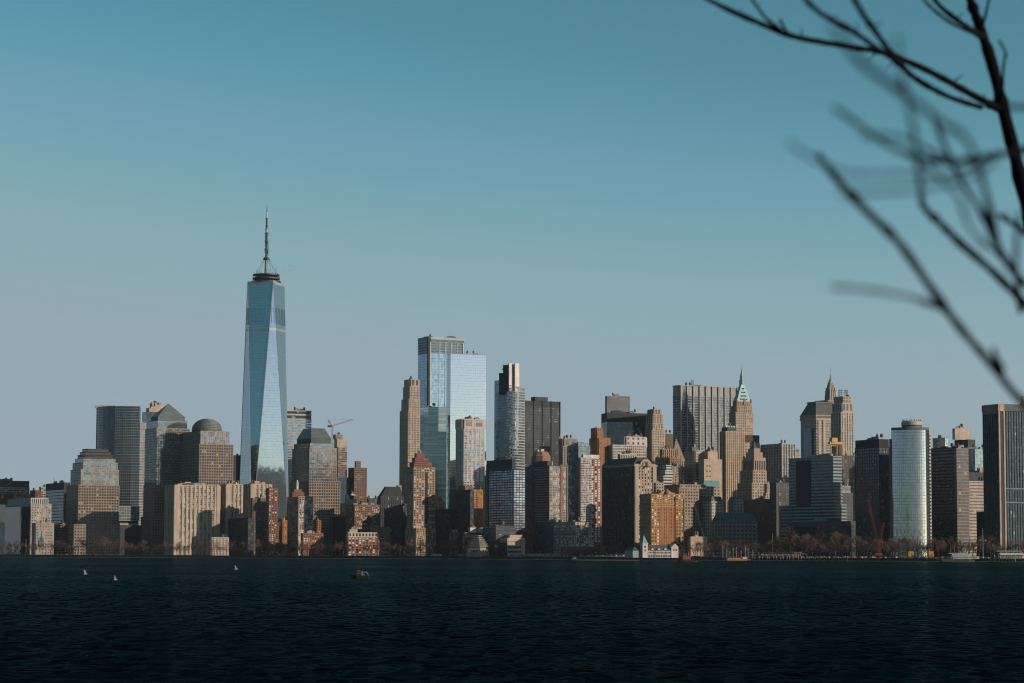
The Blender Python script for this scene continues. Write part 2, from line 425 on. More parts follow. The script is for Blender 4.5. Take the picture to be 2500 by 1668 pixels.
# curved dark banded tower
def curved(name, label, D, pts, ytop, S, zb=GZ, th=TH, ytop_px=None, cat='tower', bands=True):
    """tower on a free outline; pts = (pixel column, distance)"""
    P = [at(x, ytop_px or ytop, d) for x, d in pts]
    cx = sum(p.x for p in P) / len(P); cy = sum(p.y for p in P) / len(P); zt = at(pts[len(pts) // 2][0], ytop, D).z
    root = thing(name, label, cat, (cx, cy, zb))
    pl = [(p.x - cx, p.y - cy) for p in P]
    if sum(a[0] * b[1] - b[0] * a[1] for a, b in zip(pl, pl[1:] + pl[:1])) < 0: pl.reverse()
    h = zt - zb
    MB().prism(pl, 0, h).build('glazing', S['gm'], root)
    n = round(h / S['fh']); fh = h / n
    def grown(e):
        return [(x * (1 + e / math.hypot(x, y)), y * (1 + e / math.hypot(x, y))) for x, y in pl]
    bm = MB().prism(grown(S['e']), 0, S['bh']).mesh(S['wm'])
    if S['bh'] * pxm(D) > 1.0:
        for i in range(n): link('floor_band', bm, root, (0, 0, i * fh + .03))
    elif S['bh'] > 0:
        m = MB()
        for i in range(n): m.prism(grown(S['e']), i * fh + .03, i * fh + .03 + S['bh'])
        m.build('floor_bands', S['wm'], root, kind='stuff')
    if S['pw'] > 0:
        m = MB()
        for (ax, ay), (bx, by) in zip(pl, pl[1:] + pl[:1]):
            L_ = math.hypot(bx - ax, by - ay); k = max(1, round(L_ / S['bay'])); an = math.atan2(by - ay, bx - ax)
            for i in range(k):
                q = i / k; m.box((ax + (bx - ax) * q, ay + (by - ay) * q, h / 2), (S['pw'], 2 * S['pe'], h), an)
        m.build('mullions', S['wm'], root, kind='stuff')
    MB().prism(grown(S['e'] + .1), h - .5, h + S['par']).build('parapet', S['wm'], root)
    return root, pl, h
gs = CURTAIN((.26, .30, .31), fh=4.2, bay=3, bh=.75, pw=.2, e=.25, col=(.06, .085, .10), refl=.6, rough=.1, blind=.0, bcol=(.2, .25, .27))
r, pl, h = curved('office_tower', 'tall curved glass tower with thin pale floor lines', 3740,
    [(236, 3800), (238, 3785), (243, 3770), (252, 3757), (265, 3748), (282, 3742), (302, 3740), (322, 3740), (341, 3742), (343, 3790), (240, 3830)], 992, gs)
MB().box((0, 0, 2), (34, 12, 4)).build('rooftop_screen', wall(WHITE), r, (-16, 22, h))
r, fr = B('office_tower', 'slim pale banded wing against the curved dark glass tower', 3745, [(338, 342, 357, 1033, BANDS((.50, .48, .44), fh=4.2, bh=1.6, col=(.2, .24, .25), refl=.5))], roof=1)
B('low_block', 'pale glazed low block below the curved glass tower', 3560, [(288, 291, 340, 1237, G((.4, .42, .40), fh=4, bay=4, bh=.9, pw=.6, col=(.15, .19, .2), refl=.6)), (290, 293, 338, 1271, BANDS(SAND, fh=5, bh=3)), (286, 289, 345, 1282, SOLID(DARK))], roof=0)
r, fr = B('residential_tower', 'grey glass tower with ragged pink stepped top behind pyramid roof', 3900, [(366, 372, 400, 988, SOLID((.62, .45, .38))), (357, 364, 402, 996, SOLID((.58, .43, .37))), (347, 358, 402, 1006, CURTAIN(col=(.22, .28, .3)))], roof=2, cat='tower')
m = MB()
for k in range(7): m.box((random.uniform(-9, 9), -6 + random.uniform(-2, 2), random.uniform(-6, 1)), (random.uniform(2, 5), 3, random.uniform(2, 5)))
m.build('terrace_blocks', wall((.55, .42, .36)), r, (0, -4, fr[0].zb + fr[0].h))

# far left low group
r, fr = B('apartment_block', 'red brick and white apartment block with bare frame top floors', 3850, [
    (-60, -40, 71, 1174, G((.13, .06, .045), fh=3.4, bay=2.6, bh=.6, pw=.5, col=(.05, .04, .04), blind=.05)),
    (-60, -40, 72, 1190, BANDS((.50, .48, .45), fh=4, bh=1.6, blind=.3)), (-60, -40, 72, 1205, G(BRICK, fh=4, bay=4, bh=1.8, pw=1.2, blind=.35, bcol=(.55, .52, .48)))])
B('office_block', 'dark blue glass block cut by the edge of the skyline', 3460, [(-90, -40, 13, 1232, CURTAIN(col=(.05, .08, .1), refl=.4))], roof=2)
r, fr = B('office_block', 'tan stone office block with a white ribbed crown and blue glazed flank', 3460, [
    (20, 76, 117, 1217, PIERS((.62, .60, .56), bay=3.2, pw=1.6, fh=6)), (13, 76, 124, 1231, G((.44, .40, .35), fh=3.9, bay=4.2, bh=2.1, pw=2.2, blind=.22, bcol=(.6, .6, .56)))], roof=0)
f = fr[1]
MB().box((0, 0, 0), (.5, f.d - 1, f.h - 4)).build('glazing', CURTAIN(col=(.03, .05, .06), refl=.15, fh=3.9)['gm'], r, (f.lx - f.w / 2 - .35, f.ly, f.h / 2 - 1))
r, fr = B('school_block', 'tan stone waterfront block with one tall glazed bay', 3390, [(79, 88, 130, 1278, G((.43, .36, .29), fh=4.2, bay=4, bh=2.6, pw=2.6, blind=.1))], roof=1)
f = fr[0]
MB().box((0, 0, 0), (8, .6, 22)).build('glazed_bay', CURTAIN(fh=4, bay=2, col=(.24, .32, .34), tilt=.02)['gm'], r, (f.lx - f.w * .2, f.ly - f.d / 2 - .5, f.h * .52))
for k in range(4): link('transom', boxmesh(8.2, .3, .5, wall(SLATE)), r, (f.lx - f.w * .2, f.ly - f.d / 2 - .85, f.h * .52 - 9 + k * 5))
B('apartment_block', 'narrow brown brick block between the bare-frame block and dark glass tower', 3760, [(74, 87, 98, 1198, G(BRICK, fh=3.4, bay=4, bh=1.9, pw=1.4))], roof=1)
B('apartment_block', 'white gridded apartment block beside the dark blue glass tower', 3780, [(96, 101, 122, 1190, G((.5, .5, .48), fh=3.4, bay=3.2, bh=1, pw=.7, blind=.25))], roof=2)
r, fr = B('office_tower', 'dark blue glass tower with blank top and a roof mast', 3620, [(112, 156, 171, 1178, SOLID((.035, .05, .06))), (112, 156, 171, 1195, CURTAIN((.03, .04, .05), fh=4.6, bay=4.2, bh=.9, pw=.9, col=(.10, .17, .21), refl=.5, var=.6))], roof=2)
MB().bar((0, 0, 0), (2, 0, 8), .4, .15).bar((2, 0, 8), (-3, 0, 5), .15).build('roof_mast', wall(SLATE), r, (-8, -4, fr[0].zb + fr[0].h))
B('office_block', 'low dark block joining the stepped granite tower to the trees', 3470, [(128, 148, 182, 1281, BANDS(BROWN, fh=4, bh=1.8, col=(.03, .03, .04)))], roof=1)

# Gateway-type slabs: cream piers, dark balcony strips
slab = G(CREAM, fh=2.8, bay=6.3, bh=.9, pw=3.0, e=.15, pe=1.0, col=(.05, .055, .055), blind=.32, bcol=(.38, .36, .32), cw=1.6)
def slab_tower(label, D, x0, xm, x1, y, tiles):
    r, fr = B('apartment_tower', label, D, [(x0, xm, x1, y, slab)], roof=2, cat='tower')
    f = fr[0]
    link('end_wall', boxmesh(5.0, 2.4, f.h + 1, wall((.56, .44, .35))), r, (f.lx - f.w / 2 + 2.4, f.ly - f.d / 2 - .4, 0))
    if tiles: link('end_wall', boxmesh(4.5, 2.4, f.h + 1, wall((.56, .44, .35))), r, (f.lx + f.w / 2 - 2.4, f.ly - f.d / 2 - .4, 0))
    for q, wq, hq in ((-.2, 9, 4), (.15, 5, 2.6)):
        link('lift_house', boxmesh(wq, 7, hq + 1.5, wall((.56, .44, .35))), r, (f.lx + q * f.w + 5, f.ly, f.h))
    return r, fr
slab_tower('widest cream apartment slab with dark balcony strips beside the water', 3400, 405, 427, 536, 1185, True)
slab_tower('middle cream apartment slab, narrower, between two dark flank walls', 3440, 536, 553, 591, 1183, False)
slab_tower('cream apartment slab with top showing above the brown brick towers', 3480, 590, 613, 662, 1183, True)
B('low_block', 'small cream low-rise at the foot of the apartment slabs', 3345, [(541, 544, 557, 1305, SOLID(CREAM)), (513, 517, 557, 1313, G(CREAM, fh=3.2, bay=5, bh=1.6, pw=2.4))], roof=0)
shade_dark_brick = G((.05, .05, .055), fh=3.1, bay=3.4, bh=1.5, pw=1.6, col=(.03, .045, .05), blind=.2, bcol=(.14, .18, .19))  # brick colour darkened to paint in the shade these blocks stand in
B('apartment_block', 'dark brick block standing in shade before the cream slabs', 3375, [(556, 606, 619, 1266, shade_dark_brick)], roof=2)
B('apartment_tower', 'grey-brown brick slab tower with close window grid', 3410, [(612, 617, 660, 1217, G((.21, .175, .15), fh=2.9, bay=2.7, bh=1.3, pw=1.1, blind=.15))], roof=3, cat='tower')
win_white = dict(blind=.3, bcol=(.62, .58, .54))
B('apartment_tower', 'slim red brick tower with white blinds stepping down to the river', 3370, [(650, 657, 677, 1193, G(BRICK, fh=3, bay=3.6, bh=1.4, pw=1.6, **win_white)), (650, 657, 690, 1286, G(BRICK, fh=3, bay=3.6, bh=1.4, pw=1.6, **win_white))], roof=2, cat='tower')
B('apartment_block', 'narrow brick wing with a bright capped top beside the slim brick tower', 3375, [(686, 690, 700, 1271, G(ORANGE, fh=3, bay=3.2, bh=1.8, pw=1.7, **win_white))], roof=1)
r, fr = B('apartment_tower', 'brick tower with pale windows and a white lantern on top', 3385, [(713, 718, 738, 1195, SOLID(BRICK)), (709, 714, 742, 1203, G(BRICK, fh=3, bay=3)), (702, 729, 764, 1213, G((.42, .34, .26), fh=3, bay=4.4, bh=1.1, pw=1.5, blind=.4, bcol=(.62, .6, .54)))], roof=0, cat='tower')
f = fr[0]
MB().lathe((0, 0, 0), [(1.9, 0), (1.9, 8.2), (2.5, 8.3), (2.5, 9), (1.5, 9.1), (1.5, 12), (.1, 13.5)], 12).build('lantern', wall((.75, .74, .72)), r, (f.lx - 1, f.ly - 2, f.zb + f.h))
B('apartment_block', 'red brick low block with white windows behind riverside trees', 3340, [(736, 740, 788, 1303, G((.32, .13, .075), fh=3.2, bay=4.4, bh=1.5, pw=2, **win_white))], roof=2)
B('apartment_block', 'orange brick stair-stepped block behind the red brick low block', 3420, [(758, 762, 783, 1271, G(ORANGE, fh=3, bay=3.4, bh=1.2, pw=1.2))], roof=1)
B('apartment_block', 'dark brick block in shade beside the lantern tower', 3440, [(700, 768, 780, 1300, shade_dark_brick)], roof=1)
B('apartment_block', 'dark low brick block between granite tower and brick slab', 3480, [(780, 842, 868, 1262, shade_dark_brick)], roof=2)
B('office_tower', 'white banded glass tower behind the tallest tower', 3900, [(696, 701, 760, 1003, BANDS((.62, .62, .60), fh=6, bh=2.6, col=(.05, .06, .06))), (696, 701, 760, 1025, BANDS((.55, .58, .60), fh=4.3, bh=2.3, col=(.42, .55, .62), refl=.8, rough=.1, blind=0, bay=3))], th=R(16), roof=2, cat='tower')
B('office_tower', 'narrow black tower wedged against the tallest tower', 3850, [(567, 577, 592, 1112, CURTAIN((.02, .03, .03), col=(.03, .05, .06), refl=.3))], roof=1, cat='tower')

# tower under construction with its crane
r, fr = B('unfinished_tower', 'concrete tower under construction with open floors and pale screens', 3700, [
    (814, 820, 836, 1062, G(CONC, fh=3.2, bay=4, bh=.5, pw=.5, col=(.10, .09, .08), refl=0, blind=.3)), (816, 823, 848, 1072, SOLID((.52, .42, .33))), (818, 826, 847, 1093, G((.40, .34, .29), fh=3.3, bay=5, bh=.8, pw=.5, e=.6, col=(.09, .075, .065), refl=0, blind=.25, bcol=(.34, .28, .23))),
    (822, 831, 855, 1166, CURTAIN((.10, .14, .15), fh=3.6, bay=3.2, col=(.18, .28, .32), pw=.4))], roof=3, cat='tower')
cb = at(811, 1070, 3670); K = 3670 / F
m = MB(); z0 = -K * 30; m.lattice((0, 0, z0), (0, 0, K * 28), 2.0, 12, .16)
crane = thing('tower_crane', 'red luffing tower crane beside the unfinished concrete tower', 'crane', (cb.x, cb.y, cb.z))
RED = wall((.40, .10, .075), rough=.5)
m.build('mast', RED, crane)
MB().lattice((0, 0, K * 28), (-K * 10, 0, K * 44), 1.3, 4, .16).bar((-K * 10, 0, K * 44), (-K * 11, 0, K * 30), .16).build('gantry', RED, crane)
MB().lattice((0, 0, K * 30), (K * 50, 0, K * 46), 1.4, 14, .12).build('jib', RED, crane)
MB().box((-K * 7, 0, K * 29), (K * 9, 3, 3.2)).build('counterweight', wall((.25, .07, .06)), crane)
MB().bar((-K * 10, 0, K * 44), (K * 50, 0, K * 46), .1).bar((K * 50, 0, K * 46), (K * 50, 0, K * 41), .1).build('cable', wall(SLATE), crane)
B('apartment_tower', 'brown brick apartment tower standing alone against the sky gap', 3700, [(866, 869, 881, 1126, SOLID(BROWN)), (851, 865, 895, 1143, G((.25, .15, .11), fh=3.1, bay=4.5, bh=1.5, pw=1.0, e=.6, blind=.1))], roof=0, cat='tower')
B('low_block', 'beige stepped low block with white roof boxes', 3600, [(856, 858, 865, 1206, SOLID(WHITE)), (843, 845, 853, 1208, SOLID(WHITE)), (843, 846, 871, 1219, SOLID((.5, .4, .31))), (830, 836, 874, 1229, SOLID((.46, .33, .27)))], roof=1)
B('apartment_block', 'wide brown brick block with a pale glazed centre strip', 3420, [(845, 866, 926, 1233, G((.26, .165, .12), fh=2.9, bay=2.9, bh=1.3, pw=1.1, blind=.3, bcol=(.55, .5, .44)))], roof=4)
r, fr = B('apartment_block', 'riverside brick block with white top storey and pale window bays', 3320, [(852, 854, 873, 1292, SOLID(SAND)), (847, 851, 922, 1301, G((.62, .56, .47), fh=6, bay=5, bh=2.2, pw=2.2)), (846, 850, 950, 1313, G((.30, .145, .09), fh=3.2, bay=5, bh=1.3, pw=2.2, blind=.35, bcol=(.5, .52, .5)))], roof=2)
B('apartment_block', 'cream-corniced brick wing behind the riverside brick block', 3380, [(905, 909, 951, 1287, G((.33, .25, .19), fh=3.2, bay=4, bh=1.6, pw=1.8, blind=.25))], roof=1)
r, fr = B('office_block', 'dark stone block with a steep slate mansard roof', 3460, [(922, 930, 984, 1213, PIERS((.07, .07, .07), bay=3.6, pw=1.4, col=(.03, .04, .045)))], roof=0)
f = fr[0]; MB().frustum((0, 0, 0), f.w, f.d, f.w * .62, f.d * .6, 25 / pxm(3460), (3, 0)).build('mansard_roof', wall((.03, .04, .045)), r, (f.lx, f.ly, f.h))
MB().box((0, 0, 5), (6, 5, 12)).build('chimney', wall((.46, .36, .29)), r, (f.lx + f.w / 2 - 4, f.ly, f.h + 6))

# ------------------------------------------------------------------ the tallest tower
def tallest():
    D = 3700; zt = at(645, 690, D).z
    c = at(646, 1000, D + 20)
    root = thing('skyscraper', 'tallest blue glass skyscraper with tapering triangular faces and a mast', 'skyscraper', (c.x, c.y, GZ))
    s = 61 / 2; th = R(27); h0 = 30; H = zt - GZ
    lo = [Vector((a * s, b * s)) for a, b in ((-1, -1), (1, -1), (1, 1), (-1, 1))]
    rot = lambda p: (p.x * math.cos(th) - p.y * math.sin(th), p.x * math.sin(th) + p.y * math.cos(th))
    lo2 = [rot(p) for p in lo]; up2 = [rot((lo[i] + lo[(i + 1) % 4]) / 2) for i in range(4)]
    gm = CURTAIN(col=(.33, .43, .47), refl=.85, rough=.04, fh=4.1, cw=3.05, tilt=.0018, var=.05)['gm']
    dm = CURTAIN(col=(.24, .34, .39), refl=.8, rough=.05, fh=4.1, cw=3.05, tilt=.0035, var=.12)['gm']
    MB().prism(lo2, 0, h0 + .02).build('base', gm, root)
    V3 = lambda p, z: Vector((p[0], p[1], z))
    at_z = lambda a, b, q: a.lerp(b, q)
    faces = []
    for i in range(4):
        faces.append((V3(lo2[i], h0), V3(lo2[(i + 1) % 4], h0), V3(up2[i], H)))                 # upright triangles
        faces.append((V3(up2[(i - 1) % 4], H), V3(lo2[i], h0), V3(up2[i], H)))                   # inverted triangles
    zc = h0 + (H - h0)
    for t in faces:
        m = MB(); m.v = [tuple(p) for p in t]; m.f = [(0, 1, 2)]
        m.build('glass_face', gm, root)
    # outline at height z, for the floor lines, louvre band and roof
    def ring(z, e=0.0):
        q = (z - h0) / (H - h0); pts = []
        for i in range(4):
            A, Bq = V3(lo2[i], h0), V3(lo2[i], h0)
            pts.append(A.lerp(V3(up2[(i - 1) % 4], H), q)); pts.append(A.lerp(V3(up2[i], H), q))
        return [(p.x * (1 + e / max(1, p.xy.length)), p.y * (1 + e / max(1, p.xy.length))) for p in pts]
    m = MB(); n = int((H - h0) / 4.1)
    for k in range(1, n):
        z = h0 + k * 4.1; a, b = ring(z, .06), ring(z + .14, .06)
        m.loft([(x, y, z) for x, y in a], [(x, y, z + .14) for x, y in b])
    m.build('floor_lines', wall((.13, .2, .24)), root, kind='stuff')
    # edges
    for i in range(4):
        for j in (i, (i - 1) % 4):
            MB().bar(V3(lo2[i], h0), V3(up2[j], H), .55, .55).build('steel_edge', wall((.55, .58, .58), rough=.35, metal=.3), root)
    # pale service band, louvre floors near the top
    zb = at(645, 808, D).z - GZ
    a, b = ring(zb, .3), ring(zb + 3.6, .3)
    MB().loft([(x, y, zb) for x, y in a], [(x, y, zb + 3.6) for x, y in b]).build('service_band', wall((.42, .50, .55), rough=.3, metal=.3), root)
    m = MB(); z1, z2 = at(645, 792, D).z - GZ, at(645, 752, D).z - GZ
    ra, rb = ring(z1, .25), ring(z2, .25)
    for i in range(8):
        (ax, ay), (bx, by) = ra[i], ra[(i + 1) % 8]; (cx, cy), (dx, dy) = rb[i], rb[(i + 1) % 8]
        k = max(1, int(math.hypot(dx - cx, dy - cy) / 2.2))
        for j in range(k):
            if j % 5 == 4: continue
            q = (j + .5) / k
            m.bar((ax + (bx - ax) * q, ay + (by - ay) * q, z1), (cx + (dx - cx) * q, cy + (dy - cy) * q, z2), .38)
    m.build('louvres', dm, root, kind='stuff')
    a = ring(H - 3.0, .25)
    MB().loft([(x, y, H - 3) for x, y in a], [(x * .998, y * .998, H + 2.2) for x, y in ring(H, .3)]).build('parapet', wall((.46, .54, .58), rough=.35, metal=.3), root)
    # rooftop rings and mast
    dk = wall((.06, .07, .075), rough=.5, metal=.4)
    K = D / F
    for (rr, z, hh) in ((23, 1.5, 2.4), (21, 7, 2.2), (20.5, 12.5, 2.0)):
        MB().lathe((0, 0, 0), [(rr - 2.6, 0), (rr, .1), (rr, hh), (rr - 2.6, hh + .1)], 28).build('roof_ring', dk, root, (0, 0, H + z))
    m = MB()
    for k in range(28):
        a = k * 6.283 / 28; m.bar((21 * math.cos(a), 21 * math.sin(a), 0), (20.4 * math.cos(a), 20.4 * math.sin(a), 14), .3)
    for k in range(16):
        a = k * .81; m.bar((19 * math.cos(a), 19 * math.sin(a), 13), (19 * math.cos(a), 19 * math.sin(a), 17 + (k % 4) * 2), .25)
    m.build('ring_struts', dk, root, (0, 0, H))
    for k in range(6):
        a = k * 1.05 + .2; MB().lathe((0, 0, 0), [(.4, 0), (1.3, .6), (1.2, 2.2), (.2, 2.9)], 8).build('dish', wall((.7, .7, .7)), root, (18 * math.cos(a), 18 * math.sin(a), H + 15))
    zz = lambda y: (690 - y) * K
    segs = [(672, 630, 3.0, 2.4), (630, 590, 1.8, 1.8), (590, 568, 2.3, 2.2), (568, 527, 1.6, 1.4), (527, 511, 1.0, .8), (511, 492, .8, .15)]
    mats = [wall((.30, .31, .31), rough=.4), dk, dk, dk, wall((.66, .66, .66)), dk]
    for (y0, y1, r0, r1), mt in zip(segs, mats):
        MB().bar((0, 0, zz(y0)), (0, 0, zz(y1)), r0, r1, 12).build('mast_section', mt, root, (0, 0, H))
    MB().bar((0, 0, zz(562)), (0, 0, zz(549)), 1.9, 1.8, 12).build('white_section', wall((.72, .72, .72)), root, (0, 0, H))
    m = MB()
    for y in (626, 606, 586, 566, 548, 528):
        m.bar((0, 0, zz(y)), (0, 0, zz(y) + 1.0), 3.6 if y > 560 else 2.4, None, 12)
    for k in range(60):
        y = random.uniform(545, 620); a = random.uniform(0, 6.28); q = 2.7 if y > 585 else 1.9
        m.box((q * math.cos(a), q * math.sin(a), zz(y)), (.7, .7, 2.2))
    m.build('mast_collars', dk, root, (0, 0, H), kind='stuff')
    MB().lathe((0, 0, zz(630)), [(5.2, 0), (5.2, 1.6), (3.6, 3.6), (2.0, 3.7)], 12).build('mast_ring', dk, root, (0, 0, H))
    for k in range(8):
        a = k * .785 + .3; MB().bar((17 * math.cos(a), 17 * math.sin(a), 14), (4.6 * math.cos(a), 4.6 * math.sin(a), zz(629)), .2).build('guy_stay', dk, root, (0, 0, H))
tallest()

# ------------------------------------------------------------------ towers, centre
stone = G(SAND, fh=3.6, bay=4.4, bh=1.7, pw=2.2, blind=.1)
B('hotel_tower', 'slender limestone tower with stepped setbacks beside blue glass skyscraper', 3700, [
    (988, 1003, 1023, 927, G(SAND, fh=8, bay=7, bh=3, pw=3.4)), (985, 1001, 1023, 945, stone), (981, 998, 1024, 975, stone), (977, 997, 1024, 1003, stone)], roof=1, cat='tower')
b2 = G((.40, .28, .19), fh=3.1, bay=4.2, bh=1.3, pw=1.7, blind=.3, bcol=(.5, .46, .38))
r, fr = B('apartment_tower', 'brick and tan riverside tower with a red stepped crown', 3320, [
    (1012, 1017, 1037, 1107, SOLID((.24, .10, .075))), (1007, 1013, 1045, 1119, G((.25, .115, .085), fh=3, bay=4)), (1001, 1011, 1053, 1130, G((.24, .12, .085), fh=3, bay=4)),
    (995, 1010, 1061, 1141, b2), (990, 1016, 1063, 1290, b2)], roof=2, cat='tower')
f = fr[3]; MB().box((0, 0, f.h * .42), (3.2, 1.4, f.h * .84)).build('painted_recess_shade', wall((.03, .03, .03)), r, (f.lx + f.w * .12, f.ly - f.d / 2 - .2, f.zb + f.h * .08))  # dark strip on the face: a recess's shade painted as colour
B('apartment_block', 'dark brick block flanking the red-crowned tower', 3400, [(960, 984, 1012, 1240, shade_dark_brick)], roof=2)

cw3 = CURTAIN((.10, .14, .16), fh=4.3, bay=3.2, col=(.27, .37, .40), refl=.85, rough=.04, tilt=.004)
r, fr = B('skyscraper', 'tall blue-grey glass skyscraper with a louvred crown and steel ribs', 3820, [
    (1021, 1047, 1133, 823, BANDS((.26, .35, .41), fh=4.6, bh=1.9, col=(.06, .09, .10), refl=.4, blind=0)), (1021, 1047, 1133, 862, cw3)], roof=2, cat='skyscraper')
f = fr[1]; g = fr[0]
for q in (-.46, -.2, -.03, .14, .31, .47):
    link('steel_rib', boxmesh(.9, 1.2, f.h + g.h - 8, wall((.42, .48, .52), rough=.4, metal=.3)), r, (f.lx + q * f.w, f.ly - f.d / 2 - .6, 0))
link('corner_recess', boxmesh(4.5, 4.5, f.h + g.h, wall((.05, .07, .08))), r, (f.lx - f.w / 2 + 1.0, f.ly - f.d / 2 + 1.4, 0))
link('crown_band', boxmesh(f.w + 1.6, f.d + 1.6, 4, wall((.48, .56, .60))), r, (f.lx, f.ly, f.h + g.h - 3.8))
B('skyscraper', 'lower blue glass block set before the ribbed glass skyscraper', 3760, [(1024, 1046, 1091, 993, CURTAIN((.09, .14, .16), fh=4.3, bay=40, col=(.44, .55, .58), refl=.85, rough=.16, tilt=.006, pw=0))], roof=1, cat='skyscraper')
B('skyscraper', 'smooth pale mirror-glass skyscraper with a plain flat top', 3700, [(1091, 1100, 1187, 864, CURTAIN((.30, .34, .36), fh=4.1, bay=3.0, col=(.56, .63, .61), refl=.95, rough=.03, tilt=.0015, var=.03, bh=.2, pw=.1))], th=R(24), roof=1, cat='skyscraper')
w1 = G((.64, .59, .54), fh=3.4, bay=6.4, bh=.8, pw=2.2, e=.12, pe=.3, col=(.20, .26, .29), refl=.5, blind=.06, bcol=(.4, .4, .38), cw=2.1)
r, fr = B('hotel_tower', 'white concrete tower with blue window strips before the mirror tower', 3520, [(1114, 1132, 1182, 1024, G((.64, .58, .53), fh=9, bay=14, bh=3.4, pw=6, col=(.25, .23, .19), refl=0, blind=0)), (1114, 1132, 1182, 1046, w1), (1114, 1132, 1182, 1176, G((.62, .55, .46), fh=4.2, bay=4.5, bh=1.8, pw=1.8, blind=.2))], roof=3, cat='tower')
r, fr = B('apartment_block', 'golden brick block with an orange blank side panel', 3345, [(1150, 1154, 1178, 1197, G(GOLD, fh=3, bay=4.2, bh=1.4, pw=1.4, blind=.3))], roof=1)
f = fr[0]; link('blank_panel', boxmesh(f.w * .42, .8, f.h - 9, wall((.42, .19, .075))), r, (f.lx + f.w * .16, f.ly - f.d / 2 - .6, 0))
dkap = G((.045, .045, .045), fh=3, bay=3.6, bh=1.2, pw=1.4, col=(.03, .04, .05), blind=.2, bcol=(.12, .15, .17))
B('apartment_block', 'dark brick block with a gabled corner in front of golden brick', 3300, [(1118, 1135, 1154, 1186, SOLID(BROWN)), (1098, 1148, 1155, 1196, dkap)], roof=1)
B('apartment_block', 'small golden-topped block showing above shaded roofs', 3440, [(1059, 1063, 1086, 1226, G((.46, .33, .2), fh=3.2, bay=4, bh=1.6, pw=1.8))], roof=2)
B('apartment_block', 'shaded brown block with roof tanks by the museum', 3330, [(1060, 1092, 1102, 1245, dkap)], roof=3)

# curved-corner silver tower
def silver():
    D = 3420
    S = CURTAIN((.52, .52, .50), fh=3.9, bay=2.4, bh=1.1, pw=.16, e=.5, col=(.30, .36, .38), refl=.85, rough=.10, tilt=.05, var=.5, par=.3)
    arc = [(1238 + 43 * (1 - math.cos(a)) , D + 14 - 16 * math.sin(a) + 10 * (1 - math.cos(a))) for a in [R(10 * i) for i in range(0, 10)]]
    pts = [(1210, D + 46), (1238, D + 16)] + [(1238 + 43 * i / 9, D + 14 - 9 * math.sin(R(20 * i)) + 1.2 * i) for i in range(1, 10)] + [(1276, D + 48)]
    r, pl, h = curved('apartment_tower', 'silver curved apartment tower with a pale twin-slab top', D, pts, 955, S, th=0)
    mid = wall((1.0, .88, .80)); dk = wall((.05, .065, .075))
    K = D / F; a = at(1241, 940, D + 20); l = local(r, a)
    flat = CURTAIN(col=(.13, .2, .23), refl=.8, fh=3.9, bay=2.4)
    MB().box((0, 0, h / 2 + 9), (1.0, 34, h + 18)).build('side_screen', flat['gm'], r, tuple(local(r, at(1222, 1000, D + 34)).xy) + (0,)).rotation_euler.z = R(30)
    # sloping open crown around the top
    m = MB()
    for i in range(len(pl)):
        (x, y), (x2, y2) = pl[i], pl[(i + 1) % len(pl)]
        zt = lambda xx: h + 11 - 7 * (xx + 20) / 40
        m.bar((x, y, zt(x)), (x2, y2, zt(x2)), .5); m.bar((x, y, h), (x, y, zt(x)), .3)
        m.bar(((x + x2) / 2, (y + y2) / 2, h), ((x + x2) / 2, (y + y2) / 2, zt((x + x2) / 2)), .22)
    m.build('crown_frame', wall((.42, .38, .34)), r)
    zc = at(1250, 888, D + 20).z - GZ
    for x, wq, mt in ((1247, 10, mid), (1261.5, 10, mid)):
        p = local(r, at(x, 900, D + 16)); MB().box((0, 0, 0), (7.0, 3, zc - h + 6)).build('top_slab', mt, r, (p.x, p.y, (zc + h) / 2 - 3)).rotation_euler.z = R(30)
    p = local(r, at(1246, 900, D + 26)); MB().box((0, 0, 0), (21, 9, zc - h + 3)).build('top_core', dk, r, (p.x, p.y, (zc + h) / 2 - 3))
    zs = at(1250, 908, D).z - GZ
    p = local(r, at(1243, 910, D + 28)); MB().box((0, 0, 0), (29, 9, zs - h + 3)).build('top_shoulder', dk, r, (p.x, p.y, (zs + h) / 2 - 1.5))
    p = local(r, at(1232, 893, D + 27)); MB().frustum((0, 0, 0), 8, 8, 3, 8, 5, (2.5, 0)).build('top_cap', dk, r, (p.x, p.y, zc - 8))
silver()

black = BANDS((.060, .068, .070), fh=4.1, bh=1.9, col=(.03, .04, .042), refl=.25, blind=.06, bcol=(.16, .18, .18))
r, fr = B('office_tower', 'black steel slab tower with wide horizontal bands', 3680, [(1272, 1281, 1367, 978, SOLID((.05, .056, .058))), (1272, 1281, 1367, 993, black)], roof=0, cat='tower')
f = fr[1]
for q in (-.5, -.25, 0, .25, .5): link('column', boxmesh(.9, .8, f.h + fr[0].h, wall((.03, .034, .036))), r, (f.lx + q * f.w, f.ly - f.d / 2 - .8, 0))
MB().box((0, 0, 3), (22, 14, 6)).box((0, -7.2, 3), (18, .5, 2.4)).build('rooftop_unit', wall(SLATE), r, (f.lx - 2, f.ly, f.zb + f.h + fr[0].h))
r, fr = B('office_tower', 'tan stone tower carrying two white triangular masts', 3620, [(1366, 1376, 1407, 1072, G((.40, .31, .25), fh=8, bay=12, bh=3, pw=5, col=(.08, .10, .10))), (1366, 1374, 1406, 1090, PIERS((.40, .31, .25), bay=6, pw=3))], roof=1, cat='tower')
for x in (1371, 1399):
    p = local(r, at(x, 1072, 3630)); w = 4.2
    MB().bar((-w, 0, 0), (0, 0, 13), .35, .2).bar((w, 0, 0), (0, 0, 13), .35, .2).bar((0, 2, 0), (0, 0, 13), .3).build('triangular_mast', wall((.7, .68, .66)), r, (p.x, p.y, p.z))
